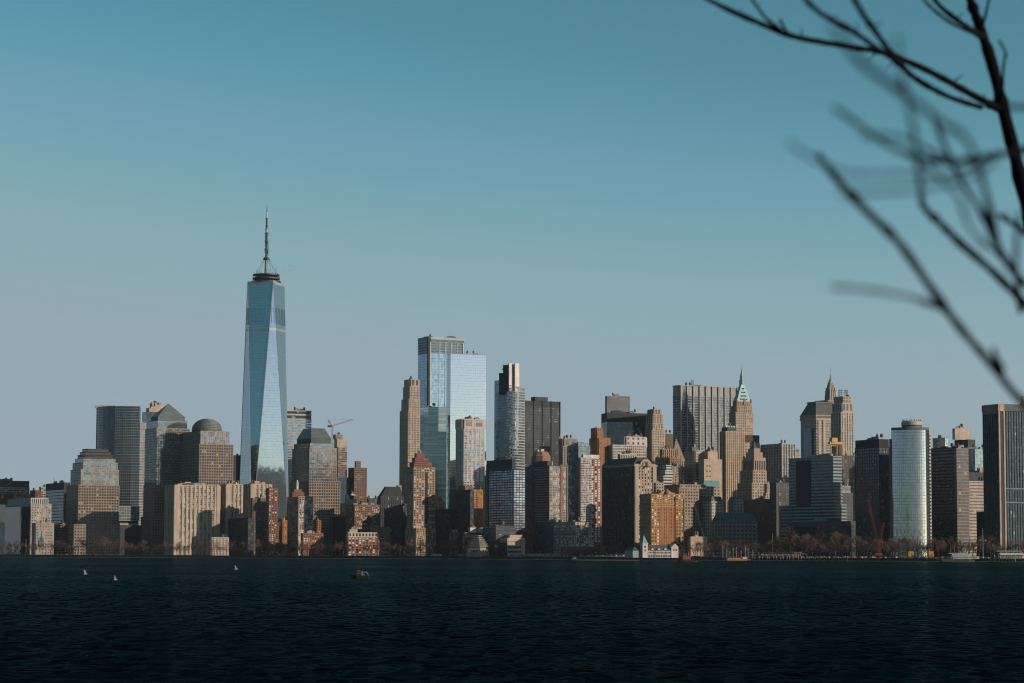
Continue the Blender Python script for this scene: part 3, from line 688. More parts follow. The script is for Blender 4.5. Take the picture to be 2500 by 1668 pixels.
r, fr = B('apartment_tower', 'teal glass tower with a chisel-shaped sloping roof', 3340, [(1384, 1412, 1441, 1090, CURTAIN((.13, .17, .18), fh=3.6, bay=3.4, bh=.5, col=(.13, .18, .19), refl=.7, blind=.05, pw=.3))], roof=0, cat='tower')
f = fr[0]; m = MB()
w, d = f.w / 2, f.d / 2
m.v = [(-w, -d, 0), (w, -d, 0), (w, d, 0), (-w, d, 0), (-w, -d, 6.5), (w * .5, -d, 5.2), (-w, d, 1.2), (w, -d, 1.0), (w, d, .8)]
m.f = [(0, 1, 7, 5, 4), (0, 4, 6, 3), (4, 5, 7, 8, 6), (1, 2, 8, 7), (3, 6, 8, 2)]
m.build('sloping_top', glass(col=(.13, .17, .18), refl=.7, cw=3.4, fh=3.6, blind=0), r, (f.lx, f.ly, f.h))
wq = G((.58, .53, .49), fh=3.0, bay=2.2, bh=1.3, pw=.5, blind=.3, bcol=(.5, .47, .44))
r, fr = B('apartment_tower', 'apartment tower half white, half red brick with a white top storey', 3045, [(1420, 1424, 1463, 1110, SOLID((.70, .68, .65))), (1413, 1417, 1467, 1121, G((.33, .17, .12), fh=3.0, bay=4.6, bh=1.2, pw=2.2, blind=.62, bcol=(.62, .60, .55)))], roof=0, cat='tower')
f = fr[1]; facade(r, f.lx - f.w * .24, f.ly - .9, f.w * .52, f.d, 0, f.h + 1.2, wq, 3045)
B('apartment_tower', 'tall orange brick tower with a narrower upper block', 3450, [(1444, 1457, 1470, 1046, G(ORANGE, fh=9, bay=5, bh=3.5, pw=3.4)), (1440, 1461, 1488, 1070, G(ORANGE, fh=3.2, bay=6, bh=2.1, pw=3.2, blind=.25))], roof=1, cat='tower')
# riverside residential trio
blu = G((.07, .05, .05), fh=3.2, bay=4.4, bh=.9, pw=.35, e=.5, col=(.26, .33, .38), refl=.8, blind=.12, bcol=(.36, .36, .36))
r, fr = B('apartment_tower', 'dark blue glazed apartment tower with rippling balconies', 3033, [(1188, 1250, 1258, 1121, SOLID((.035, .06, .085))), (1186, 1255, 1282, 1147, blu)], roof=3, cat='tower')
f = fr[1]
link('brick_strip', boxmesh(.9, 5.0, f.h, wall((.13, .085, .08))), r, (f.lx - f.w / 2 - .5, f.ly + f.d / 2 - 6, 0))
bal = boxmesh(1.2, 20, .5, wall((.05, .06, .07)))
for k in range(3, 34): link('balcony', bal, r, (f.lx - f.w / 2 - .8, f.ly + f.d * .12 + 2.5 * math.sin(k * .8), k * 3.2 + .8))
gr = G((.075, .06, .06), fh=3.1, bay=3.6, bh=1.1, pw=1.0, col=(.08, .12, .145), refl=.4, blind=.12, bcol=(.2, .22, .23))
r, fr = B('apartment_tower', 'dark gridded apartment tower with an octagonal brick roof drum', 3040, [(1300, 1336, 1348, 1127, SOLID((.06, .08, .10))), (1283, 1341, 1386, 1138, gr)], roof=0, cat='tower')
f = fr[1]; lit = G((.46, .39, .33), fh=3.1, bay=4, bh=1.1, pw=1.0, blind=.3, bcol=(.5, .47, .43), col=(.08, .09, .09))  # paler facade for the sunny face, sunlight painted into its colour
facade(r, f.lx, f.ly - f.d * .2 - .8, f.w, f.d * .6, 0, f.h - 1, lit, 3130)
for q in (.17, .5): link('brick_pier', boxmesh(3.4 if q < .3 else 2.2, 1.2, f.h + 2, wall((.34, .19, .13))), r, (f.lx + q * f.w - 1, f.ly - f.d * .5 - 1.2, 0))
p = local(r, at(1322, 1126, 3062))
MB().lathe((0, 0, 0), [(11.5, 0), (11.5, 6), (9.5, 8.5), (9.2, 10.5), (7, 12)], 8).build('roof_drum', wall((.36, .21, .13), var=.5, scale=.5), r, (p.x, p.y, p.z))
MB().box((0, 0, 1.5), (4, 3, 3.5)).box((-6, 0, 1), (2.4, 2, 3)).build('rooftop_unit', wall(WHITE), r, (p.x + 1, p.y, p.z + 12))
link('white_roof_box', boxmesh(6, 5, 6, wall((.72, .68, .64))), r, tuple(local(r, at(1342, 1137, 3052)).xy) + (f.h,))
dkb = BANDS((.055, .06, .062), fh=3.9, bh=1.7, col=(.08, .12, .14), refl=.4, blind=.05)
r, fr = B('office_block', 'long low dark office block with ribbon windows by the sand', 2958, [(1305, 1404, 1434, 1275, dkb)], roof=2)
f = fr[0]; facade(r, f.lx, f.ly - f.d * .25, f.w + .6, f.d * .52, 0, f.h - .6, G((.46, .34, .25), fh=3.3, bay=3.4, bh=1.3, pw=.9, blind=.6, bcol=(.64, .62, .56)), 3060)
# brick arcade
D = 2928; a0, a1 = at(1370, 1336, D), at(1478, 1336, D - 6)
r = thing('brick_arcade', 'low red brick arcade wall with pale round arches', 'wall', ((a0.x + a1.x) / 2, (a0.y + a1.y) / 2, GZ), math.atan2(a1.y - a0.y, a1.x - a0.x))
L_ = (a1 - a0).length; h = a0.z - GZ
link('wall', boxmesh(L_, 5, h, wall((.24, .10, .075))), r)
link('coping', boxmesh(L_ + .8, 5.8, .7, wall((.3, .15, .11))), r, (0, 0, h))
for q, mt in ((-.17, wall((.60, .52, .43))), (.07, wall((.1, .12, .13))), (.3, wall((.66, .6, .52)))):
    MB().lathe((0, 0, 0), [(.1, -.25), (4.4, -.2), (4.4, .2), (.1, .25)], 20).build('round_panel', mt, r, (q * L_, -2.75, 4.2)).rotation_euler = (R(90), 0, 0)
    MB().lathe((0, 0, 0), [(4.4, -.3), (5.2, -.3), (5.2, .3), (4.4, .3)], 20).build('arch_ring', wall((.17, .08, .06)), r, (q * L_, -2.8, 4.2)).rotation_euler = (R(90), 0, 0)
# pale museum annex, hexagonal museum
r, fr = B('museum_building', 'cream stone low building with dark ribbon windows on the sand', 2984, [(1226, 1245, 1275, 1306, SOLID((.56, .44, .34))), (1200, 1239, 1282, 1313, SOLID((.60, .48, .37)))], roof=0)
f = fr[1]
for z, a in ((.22, .6), (.45, .6)): link('ribbon_window', boxmesh(f.w * .72, .5, 2.6, glass(col=(.10, .14, .16), refl=.5)), r, (f.lx - f.w * .1, f.ly - f.d / 2 - .2, f.h * z))
link('painted_shade_flank', boxmesh(.6, f.d - 1, f.h - 6, wall((.05, .06, .065))), r, (f.lx - f.w / 2 - .3, f.ly, 0))  # dark sheet painting the shade on the cream stone's side
link('cornice', boxmesh(f.w + 1.8, f.d + 1.8, 1.6, wall((.62, .5, .4))), r, (f.lx, f.ly, f.h - 4.4))
c = ground(1166, 3000); r = thing('hexagonal_museum', 'stepped hexagonal stone building with pale roof ledges', 'museum', (c.x, c.y, GZ), R(12))
K = 3000 / F
MB().lathe((0, 0, 0), [(29 * K, 0), (29 * K, 22 * K)], 6).build('wall', wall((.40, .32, .25)), r)
for k in range(6):
    rr = (29 - k * 3.6) * K; z = (22 + k * 5) * K
    MB().lathe((0, 0, z), [(rr - 1.4, 0), (rr - 1.4, 4.4 * K)], 6).build('roof_tier', wall((.10, .10, .10)), r)
    MB().lathe((0, 0, z + 3.4 * K), [(rr, 0), (rr, 1.7 * K)], 6).build('roof_ledge', wall((.50, .45, .38)), r)
for k in range(8):
    a = -2.75 + k * .31; link('window', boxmesh(1.6, .6, 2.4, wall(BLACK)), r, (25.2 * K * math.cos(a), 25.6 * K * math.sin(a), 12 * K), a + 1.57)
r, fr = B('brick_hall', 'long red brick hall behind the hexagonal museum with white attic boxes', 3028, [(1130, 1135, 1217, 1301, G((.28, .125, .085), fh=3.4, bay=4, bh=1.7, pw=2, **win_white))], roof=0)
f = fr[0]
for q, wq in ((-.26, 8.5), (.0, 5)): 
    link('white_attic', boxmesh(wq, 5, 6.5, wall((.74, .7, .64))), r, (f.lx + q * f.w, f.ly - f.d * .2, f.h))
MB().prism([(-5, 0), (5, 0), (0, 3)], -2.5, 2.5).build('gable', wall((.3, .16, .11)), r, (f.lx - .26 * f.w, f.ly - f.d * .2, f.h + 6.5)).rotation_euler.x = R(90)
B('brick_house', 'small lit brick house among the riverside trees', 3180, [(1105, 1107, 1118, 1293, SOLID((.44, .35, .26))), (1099, 1102, 1119, 1301, G((.30, .17, .11), fh=3.6, bay=4, bh=1.7, pw=2.2, blind=.3))], roof=0)
B('low_block', 'grey louvred low block above the cream stone building', 3000, [(1180, 1211, 1258, 1285, BANDS((.09, .11, .115), fh=5, bh=3.2, col=(.05, .05, .06)))], roof=1)

# ------------------------------------------------------------------ towers, old downtown
# long dark mass with the arched gable
r, fr = B('office_block', 'massive old block, shaded long flank and ornate arched gable front', 3055, [(1471, 1550, 1601, 1134, G((.50, .38, .28), fh=3.9, bay=4.3, bh=1.4, pw=2.1, blind=.3, bcol=(.5, .43, .35)))], roof=3)
f = fr[0]
flank = G((.055, .05, .048), fh=3.9, bay=3.6, bh=1.5, pw=1.5, col=(.03, .035, .04), blind=.03)  # much darker copy of the front stone, shade painted into the colour
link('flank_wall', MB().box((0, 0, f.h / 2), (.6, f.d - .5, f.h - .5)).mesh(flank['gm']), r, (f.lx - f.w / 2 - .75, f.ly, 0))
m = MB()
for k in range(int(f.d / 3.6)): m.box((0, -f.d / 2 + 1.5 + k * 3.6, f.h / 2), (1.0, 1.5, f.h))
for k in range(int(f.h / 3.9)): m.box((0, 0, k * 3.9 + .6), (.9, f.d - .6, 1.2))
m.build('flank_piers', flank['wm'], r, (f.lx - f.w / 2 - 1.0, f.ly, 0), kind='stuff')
link('cornice', boxmesh(f.w + 4, f.d + 3, 1.8, wall((.50, .40, .31))), r, (f.lx, f.ly, f.h - 2.4))
link('roof_slope', MB().frustum((0, 0, 0), f.w * .98, f.d * .98, f.w * .5, f.d * .92, 9).mesh(wall((.05, .07, .075))), r, (f.lx, f.ly + 4, f.h))
R0 = 16 / pxm(3055)
gable = [(R0 * math.cos(a), R0 * math.sin(a)) for a in [R(12 * i) for i in range(16)]]
for e, mt, y in ((1.0, wall((.55, .43, .33)), 0), (.74, wall((.30, .22, .16)), -.8), (.62, wall((.50, .38, .28)), -1.3)):
    o = MB().prism([(x * e, z * e) for x, z in gable], 0, 3).build('arched_gable', mt, r, (f.lx, f.ly - f.d / 2 + 1.4 + y, f.h - 1.5)); o.rotation_euler.x = R(90)
link('gable_window', boxmesh(2.6, .6, 7, wall(BLACK)), r, (f.lx, f.ly - f.d / 2 - 3.2, f.h - 4))
link('string_course', boxmesh(f.w + 2, f.d + 1, 1.4, wall((.50, .40, .31))), r, (f.lx, f.ly, f.h * .66))
for q in (-.42, .42): link('corner_pier', boxmesh(5, 1.6, f.h, wall((.52, .40, .30))), r, (f.lx + q * f.w, f.ly - f.d / 2 - .4, 0))

r, fr = B('office_block', 'golden-orange old office block facing the pier, with shaded flank', 2868, [(1563, 1590, 1669, 1207, G((.50, .26, .115), fh=4.1, bay=3.7, bh=1.5, pw=1.6, blind=.28, bcol=(.55, .45, .34)))], roof=3)
f = fr[0]
link('painted_slot_shadow', boxmesh(1.2, 1.6, f.h - 2, wall((.10, .07, .05))), r, (f.lx + f.w * .23, f.ly - f.d / 2 - .5, 0))  # the slot's shadow, painted as a dark strip
for k in range(9): link('orange_pier', boxmesh(1.7, .5, f.h * .62, wall((.44, .19, .085))), r, (f.lx - f.w * .24 + k * f.w * .055, f.ly - f.d / 2 - .3, f.h * .2))
for z in (.19, .8, .86): link('string_course', boxmesh(f.w + 1.8, f.d + 1.8, 1.0, wall((.46, .33, .2))), r, (f.lx, f.ly, f.h * z))
link('stone_base', boxmesh(f.w * .26, 1.2, 10.5, wall((.62, .52, .40))), r, (f.lx + f.w * .37, f.ly - f.d / 2 - .5, 0))
MB().loft([(-11, -1, 0), (11, -1, 0), (11, 2, 0), (-11, 2, 0)], [(-1.5, -1, 5.5), (1.5, -1, 5.5), (1.5, 2, 5.5), (-1.5, 2, 5.5)]).build('pediment', wall((.48, .33, .2)), r, (f.lx - 2, f.ly - f.d / 2, f.h + .5))
MB().lathe((0, 0, 0), [(2.6, 0), (3, 1), (2, 3), (1.4, 5), (.3, 6)], 10).build('crest', wall((.25, .19, .13)), r, (f.lx - 2, f.ly - f.d / 2 - 1.6, f.h + 1))
B('office_block', 'tan cube-topped block behind the golden-orange block', 3010, [(1598, 1602, 1620, 1180, G((.52, .42, .32), fh=4, bay=3.4, bh=1.6, pw=1.6))], roof=1)
B('office_block', 'tan corniced block stretching behind the golden-orange block', 3060, [(1615, 1660, 1722, 1184, G((.44, .33, .25), fh=4, bay=4, bh=1.8, pw=1.8)), (1600, 1658, 1705, 1192, G((.42, .31, .23), fh=4, bay=4, bh=1.8, pw=1.8))], roof=2)

B('office_tower', 'long dark glass slab with a plain flat top behind white attic', 3750, [(1468, 1482, 1583, 1008, SOLID((.055, .07, .075))), (1468, 1482, 1583, 1030, CURTAIN((.03, .04, .045), fh=4, bay=3.2, col=(.08, .11, .12), refl=.45, blind=.02, tilt=.008))], th=R(14), roof=4, cat='tower')
B('apartment_tower', 'rippled grey steel tower rising behind the dark glass slab', 3980, [(1478, 1482, 1537, 968, G((.33, .34, .33), fh=3.6, bay=3.4, bh=1.5, pw=1.6, col=(.10, .11, .11), blind=.15))], th=R(12), roof=2, cat='tower')
st = G(SAND, fh=3.8, bay=4.2, bh=1.5, pw=2.2, blind=.12)
B('office_tower', 'limestone art deco tower with chamfered stepped crown', 3600, [(1582, 1597, 1613, 1000, PIERS(SAND, bay=6, pw=3)), (1579, 1595, 1616, 1012, PIERS(SAND, bay=6, pw=3)), (1577, 1593, 1619, 1034, st), (1575, 1592, 1622, 1052, st)], roof=1, cat='tower')
B('office_block', 'plain brown slab behind the art deco tower', 3850, [(1612, 1618, 1648, 1059, SOLID((.17, .125, .09)))], roof=1)
B('office_block', 'white marble block with attic and rooftop water tanks', 3450, [(1524, 1528, 1576, 1067, G((.66, .60, .54), fh=6, bay=9, bh=3.4, pw=5)), (1489, 1496, 1577, 1087, G((.62, .56, .5), fh=4, bay=3.2, bh=1.5, pw=1.3))], roof=5)
B('office_block', 'cream block with arcaded penthouse above the arched gable block', 3230, [(1512, 1514, 1548, 1110, PIERS((.62, .55, .47), bay=2.6, pw=1, fh=6)), (1490, 1520, 1580, 1124, BANDS((.28, .3, .29), fh=4, bh=2.2))], roof=3)
goth = G((.40, .28, .195), fh=4, bay=3.4, bh=1.0, pw=1.8, pe=.9, blind=.15)
r, fr = B('gothic_building', 'brown gothic office building with pinnacled parapet', 3420, [(1613, 1617, 1655, 1098, goth), (1602, 1606, 1662, 1118, goth)], roof=1)
for t in fr:
    for k in range(7):
        MB().frustum((0, 0, 0), 1.8, 1.8, .3, .3, random.uniform(3.5, 6)).build('pinnacle', wall((.40, .29, .2)), r, (t.lx - t.w / 2 + k * t.w / 6, t.ly - t.d / 2, t.zb + t.h))
r, fr = B('pyramid_tower', 'brown stone tower with a steep stepped pyramid roof', 3480, [(1630, 1640, 1672, 1125, goth)], roof=0, cat='tower')
f = fr[0]; m = MB(); n = 12; hp = 53 / pxm(3480)
for k in range(n):
    q = 1 - k / n; m.box((0, 0, (k + .5) * hp / n), (f.w * q + .4, f.d * q + .4, hp / n + .02))
m.build('stepped_pyramid', wall((.34, .26, .20)), r, (f.lx, f.ly, f.h))
B('apartment_block', 'small white building of stepped ribbon-window terraces', 3140, [(1618, 1627, 1638, 1137, BANDS((.66, .65, .63), fh=4, bh=2)), (1611, 1624, 1643, 1150, BANDS((.66, .65, .63), fh=4, bh=2)), (1604, 1620, 1640, 1163, BANDS((.66, .65, .63), fh=4, bh=2))], roof=1)
B('office_block', 'brown ornate block below the gothic building', 3250, [(1618, 1640, 1676, 1140, G((.40, .29, .2), fh=4, bay=3.6, bh=1.4, pw=1.8, blind=.3))], roof=2)
# big column-ribbed slab
r, fr = B('office_tower', 'broad grey slab tower with ten tall projecting steel columns', 3650, [(1643, 1660, 1800, 942, BANDS((.20, .19, .18), fh=40, bh=.5, col=(.19, .18, .17), refl=.1, blind=0)), (1643, 1660, 1800, 966, BANDS((.42, .44, .44), fh=3.9, bh=1.0, col=(.10, .12, .125), refl=.45, rough=.12, blind=.12, bay=2.2))], roof=1, cat='tower')
f = fr[1]; hh = f.h + fr[0].h
for k in range(10): link('column', boxmesh(1.5, 2.0, hh + .5, wall((.50, .47, .44))), r, (f.lx - f.w / 2 + 1 + k * (f.w - 2) / 9, f.ly - f.d / 2 - 1.0, 0))
link('top_beam', boxmesh(f.w + 1, f.d + 1, 1.5, wall((.52, .50, .47))), r, (f.lx, f.ly, hh - .6))
MB().lattice((0, 0, 0), (0, 0, 10), 3, 4, .25).bar((-2, 0, 10), (2, 0, 10), .3).bar((-1.6, 0, 8), (1.6, 0, 8), .3).build('roof_lattice', wall((.35, .33, .31)), r, (f.lx - f.w * .22, f.ly, hh))
tb = G((.54, .42, .32), fh=3.8, bay=6, bh=2.4, pw=3.8, blind=.05)
B('office_block', 'tan brick block with darker shaded half and a small roof house', 3260, [(1681, 1690, 1706, 1092, SOLID((.16, .17, .16))), (1674, 1697, 1717, 1101, tb)], roof=2)
r, fr = B('office_block', 'plain pink-tan block with two columns of small windows', 3240, [(1714, 1728, 1752, 1102, SOLID((.56, .43, .33))), (1706, 1719, 1763, 1121, SOLID((.56, .43, .33)))], roof=2)
f = fr[1]; wm_ = boxmesh(1.4, .5, 1.9, wall(BLACK))
for k in range(9):
    for q in (-.34, -.18): link('window', wm_, r, (f.lx + q * f.w, f.ly - f.d / 2 - .1, f.h - 10 - k * 7))
# green pyramid spire tower
r, fr = B('office_tower', 'limestone tower with a blue-green pyramid roof and needle spire', 3600, [
    (1790, 1799, 1833, 981, G((.42, .30, .21), fh=5, bay=4, bh=1.4, pw=2)), (1786, 1798, 1835, 992, G((.44, .33, .25), fh=5, bay=4, bh=1.2, pw=2.2)), (1781, 1796, 1838, 1008, G((.48, .37, .29), fh=3.7, bay=4, bh=1.7, pw=1.9, blind=.15))], roof=0, cat='tower')
f = fr[0]; cop = wall((.20, .42, .48), rough=.5); hp = 45 / pxm(3600)
MB().frustum((0, 0, 0), f.w + .5, f.d + .5, 5, 5, hp).build('pyramid_roof', cop, r, (f.lx, f.ly, f.zb + f.h - .2))
for row, n in ((.12, 5), (.3, 4), (.5, 3), (.7, 2)):
    for k in range(n):
        wq = f.w * (1 - row) * .62; x = (k + .5) / n * wq - wq / 2
        MB().box((0, 0, .9), (1.1, 2.2, 1.8)).build('dormer', wall((.10, .20, .22)), r, (f.lx + x, f.ly - (f.d / 2) * (1 - row) - (2.5 * row), f.zb + f.h + row * hp))
z0 = f.zb + f.h + hp - .5
MB().lathe((0, 0, 0), [(4.2, 0), (4.2, 6), (3, 6.2), (3, 13), (2.2, 13.2), (2.0, 16), (.9, 21), (.25, 26)], 8).build('lantern_spire', cop, r, (f.lx, f.ly, z0))
MB().bar((0, 0, 0), (0, 0, 5), .2, .08).build('spire_needle', wall(STEEL), r, (f.lx, f.ly, z0 + 25.5))
MB().frustum((0, 0, 0), 6, 3, 2, 2, 9).build('gable_dormer', wall((.40, .26, .17)), r, (f.lx + 1.5, f.ly - f.d / 2, f.zb + f.h - 4))
for q in (-.5, .5): MB().frustum((0, 0, 0), 3, 3, 1, 1, 6).build('corner_turret', wall((.30, .20, .15)), r, (f.lx + q * f.w, f.ly - f.d / 2, f.zb + f.h - 1))
r, fr = B('office_tower', 'tan tower with close vertical window strips and dark roof plant', 3360, [(1762, 1776, 1797, 1043, SOLID((.07, .08, .08))), (1758, 1772, 1816, 1054, PIERS((.54, .41, .30), bay=3.4, pw=1.9, fh=3.8, bh=.6))], roof=1, cat='tower')
m = MB()
for k in range(4): m.box((-9 + k * 4.2, -4, 1), (2.6, 2, 2))
m.build('roof_vents', wall((.7, .68, .65)), r, (fr[0].lx + 2, fr[0].ly, fr[0].zb + fr[0].h), kind='stuff')
B('office_block', 'dark brown boxed block with a pale lower wall beside striped tower', 3500, [(1808, 1817, 1854, 1062, SOLID((.075, .05, .04))), (1806, 1816, 1853, 1082, G((.46, .37, .29), fh=4, bay=6, bh=2.6, pw=3))], roof=0)
r, fr = B('office_tower', 'ornate stone tower with colonnade and stepped pyramid roof', 3300, [
    (1826, 1841, 1856, 1095, SOLID((.42, .32, .24))), (1821, 1841, 1862, 1104, SOLID((.44, .34, .26))), (1814, 1841, 1869, 1117, SOLID((.46, .36, .28))),
    (1814, 1841, 1868, 1124, PIERS((.48, .38, .29), bay=3.0, pw=1.2, fh=30, bh=2.5, pe=1.0)), (1808, 1838, 1870, 1150, G((.48, .38, .29), fh=4, bay=4, bh=1.6, pw=2)), (1802, 1836, 1872, 1180, G((.48, .38, .29), fh=4, bay=4, bh=1.6, pw=2))], roof=0, cat='tower')
f = fr[0]; MB().frustum((0, 0, 0), f.w * .8, f.d * .8, 2.5, 2.5, 5).lathe((0, 0, 4), [(2.4, 0), (1.6, 3), (2, 4), (.3, 6)], 8).build('urn_finial', wall((.14, .12, .10)), r, (f.lx, f.ly, f.zb + f.h))
B('office_block', 'stone shoulder block with corner obelisks below the colonnaded tower', 3260, [(1868, 1872, 1887, 1182, G((.52, .41, .31), fh=4, bay=3.6, bh=1.5, pw=1.8)), (1866, 1870, 1889, 1205, G((.52, .41, .31), fh=4, bay=3.6, bh=1.5, pw=1.8))], roof=1)
r, fr = B('office_block', 'curving stone block with shaded front and bright gabled end', 3190, [(1800, 1884, 1902, 1219, G((.48, .37, .28), fh=4, bay=3.8, bh=1.6, pw=1.8))], roof=2)
f = fr[0]
fl2 = G((.10, .085, .08), fh=4, bay=4.4, bh=1.6, pw=1.8, col=(.03, .035, .04), blind=.03)  # dark copy of the stone, the front's shade put into its colour
m = MB().box((0, 0, f.h / 2), (.5, f.d, f.h)); m.build('painted_shade_front', fl2['wm'], r, (f.lx - f.w / 2 - .8, f.ly, 0))
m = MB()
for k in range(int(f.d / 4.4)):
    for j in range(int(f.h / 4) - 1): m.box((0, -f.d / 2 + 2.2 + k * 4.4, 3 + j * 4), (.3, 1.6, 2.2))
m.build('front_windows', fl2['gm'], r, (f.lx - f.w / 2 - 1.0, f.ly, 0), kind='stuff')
B('office_tower', 'dark tower with thin white vertical stripes on its bright side', 3350, [(1858, 1909, 1941, 1084, PIERS((.60, .55, .50), bay=4.0, pw=1.1, fh=3.8, bh=.6, pe=.9, col=(.05, .07, .08), blind=.08))], roof=1, cat='tower')
B('office_block', 'tiny distant tan block with a glazed roof pavilion', 3850, [(1936, 1938, 1951, 1097, BANDS((.3, .34, .36), fh=5, bh=2)), (1936, 1939, 1952, 1106, SOLID(TAN))], roof=0)
B('office_block', 'dark gridded block low behind the teal banded office', 3150, [(1880, 1895, 1930, 1180, G((.12, .10, .09), fh=3.8, bay=3.6, bh=1, pw=1, col=(.05, .06, .07)))], roof=2)

# mansard-roofed postmodern tower
r, fr = B('office_tower', 'banded stone tower with a huge slate mansard roof', 3700, [(1953, 1992, 2050, 1014, BANDS((.50, .41, .34), fh=5, bh=3)), (1955, 1993, 2048, 1025, BANDS((.50, .40, .33), fh=4.2, bh=1.7, col=(.06, .08, .085), refl=.4))], roof=0, cat='tower')
f = fr[0]
MB().frustum((0, 0, 0), f.w * 1.02, f.d * 1.02, f.w * .66, f.d * .5, 32 / pxm(3700)).build('mansard_roof', wall((.085, .085, .08), rough=.6), r, (f.lx, f.ly, f.zb + f.h - .2))
link('roof_cap', boxmesh(f.w * .72, f.d * .56, 2, wall((.16, .17, .17))), r, (f.lx, f.ly, f.zb + f.h + 32 / pxm(3700) - .4))
for q in (-.36, -.16): link('stone_pier', boxmesh(4.5, 1.2, fr[1].h, wall((.52, .41, .33))), r, (fr[1].lx + q * f.w, fr[1].ly - f.d / 2 - .2, 0))
link('glass_bay', boxmesh(.8, f.d * .5, fr[1].h - 12, glass(**{**GB, 'col': (.07, .10, .11), 'refl': .5, 'cw': 3, 'fh': 4.2})), r, (fr[1].lx - f.w / 2 - .6, fr[1].ly, 0))
# art deco needle
c = at(2028, 980, 3780); r = thing('art_deco_tower', 'slim art deco tower with tiered crown and a long needle', 'tower', (c.x, c.y, GZ), TH)
K = 3780 / F; zz = lambda y: at(2028, y, 3780).z - GZ
facade(r, 0, 0, 34, 34, 0, zz(980), G((.40, .32, .26), fh=4, bay=4, bh=1.4, pw=2), 3780)
for hw, ya, yb in ((13, 980, 968), (12, 968, 955), (10.5, 955, 948), (7.5, 948, 942), (5.5, 942, 936), (3.6, 936, 932)):
    q = hw * K * 1.5; MB().box((0, 0, (zz(ya) + zz(yb)) / 2), (q, q, zz(yb) - zz(ya) + .2)).build('crown_tier', wall((.33, .27, .23)), r)
    m = MB()
    for k in range(4):
        for s in range(2): m.box(((k - 1.5) * q / 3.4, -q / 2 - .2, (zz(ya) + zz(yb)) / 2) if s == 0 else (-q / 2 - .2, (k - 1.5) * q / 3.4, (zz(ya) + zz(yb)) / 2), (1, 1, zz(yb) - zz(ya) + 2))
    m.build('crown_fins', wall((.50, .44, .40)), r, kind='stuff')
MB().lathe((0, 0, zz(932)), [(2.4, 0), (1.6, 4), (1.0, 8), (.3, 12)], 8).build('glass_lantern', wall((.36, .33, .30)), r)
MB().bar((0, 0, zz(927)), (0, 0, zz(895)), .35, .12).build('needle', wall(STEEL), r)
r, fr = B('office_tower', 'tall white stone tower with arched top windows and roof lattice', 3450, [(2037, 2058, 2077, 969, G((.50, .38, .31), fh=6, bay=4.4, bh=2.4, pw=2.2)), (2033, 2056, 2081, 985, G((.54, .44, .37), fh=16, bay=5.4, bh=4, pw=2.8)), (2030, 2053, 2083, 1008, PIERS((.56, .47, .40), bay=4.6, pw=2.3, fh=3.9, bh=.9))], roof=1, cat='tower')
f = fr[0]
m = MB()
for x in (-6, -2, 5, 8): m.lattice((x, 0, 0), (x, 0, 11), 1.6, 4, .16)
m.bar((-7, 0, 9.5), (9, 0, 10), .3).bar((-7, 0, 6.5), (9, 0, 7), .2).bar((-2, 0, 5), (5, 0, 9), .2)
m.build('roof_lattice', wall((.12, .14, .15)), r, (f.lx, f.ly, f.zb + f.h), kind='stuff')
# teal banded office with yellow rig on its roof
tl = BANDS((.36, .44, .45), fh=4, bh=2.0, col=(.02, .03, .035), refl=.15, blind=0)
r, fr = B('office_block', 'teal banded office block with a dark central recess', 3000, [(1926, 2034, 2055, 1115, tl), (1902, 2038, 2066, 1233, tl)], roof=3)
f = fr[0]
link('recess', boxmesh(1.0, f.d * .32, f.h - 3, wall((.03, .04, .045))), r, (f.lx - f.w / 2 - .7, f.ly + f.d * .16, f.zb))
m = MB()
for k in range(20): m.box((0, 0, 3 + k * 3.2), (.6, f.d * .31, .25))
m.build('recess_slats', wall((.09, .12, .125)), r, (f.lx - f.w / 2 - 1.1, f.ly + f.d * .16, f.zb), kind='stuff')
rig = thing('yellow_rig', 'yellow steel hoist rig on the teal banded office roof', 'rig', tuple(at(2040, 1108, 3015)), TH)
YEL = wall((.58, .34, .06), rough=.6); K = 2900 / F
m = MB()
for x in (-14, 4, 14):
    m.lattice((x * K, 0, -3), (x * K, 0, 24 * K), 1.4, 5, .2)
m.build('lattice_leg', YEL, rig, kind='stuff')
MB().box((0, 0, 27 * K), (40 * K, 4, 3.2)).box((-10 * K, 0, 20 * K), (20 * K, 2, .8)).build('beam', YEL, rig)
MB().box((-6 * K, 0, 34 * K), (17 * K, 6, 6)).build('hoist_house', YEL, rig)
MB().lattice((18 * K, -2, 24 * K), (18 * K, -2, -38 * K), 1.5, 14, .16).build('hanging_mast', YEL, rig)
B('office_block', 'small pale banded annex beside the teal banded office', 3035, [(2040, 2052, 2076, 1188, BANDS((.4, .38, .34), fh=7, bh=4, col=(.08, .1, .11))), (2030, 2050, 2082, 1205, BANDS((.10, .12, .125), fh=4, bh=1.8))], roof=1)
B('office_block', 'long dark low office front behind the park trees', 2940, [(1925, 2076, 2091, 1272, SOLID((.09, .105, .11))), (1922, 2078, 2092, 1284, BANDS((.07, .075, .08), fh=6, bh=2.6, col=(.03, .035, .04)))], roof=2)
B('office_tower', 'brown gridded tower partly hidden by the black glass tower', 3300, [(2052, 2058, 2096, 1113, G((.13, .10, .09), fh=3.8, bay=3.4, bh=1.2, pw=1.2, blind=.1))], roof=2, cat='tower')
bl2 = G((.022, .026, .028), fh=3.9, bay=4.6, bh=.9, pw=.8, col=(.05, .075, .085), refl=.35, blind=.05, bcol=(.12, .15, .16))
r, fr = B('office_tower', 'black glass tower with blank top beside the mirror-curved tower', 2880, [(2088, 2146, 2170, 1072, SOLID((.022, .028, .03))), (2088, 2146, 2170, 1092, bl2)], roof=2, cat='tower')
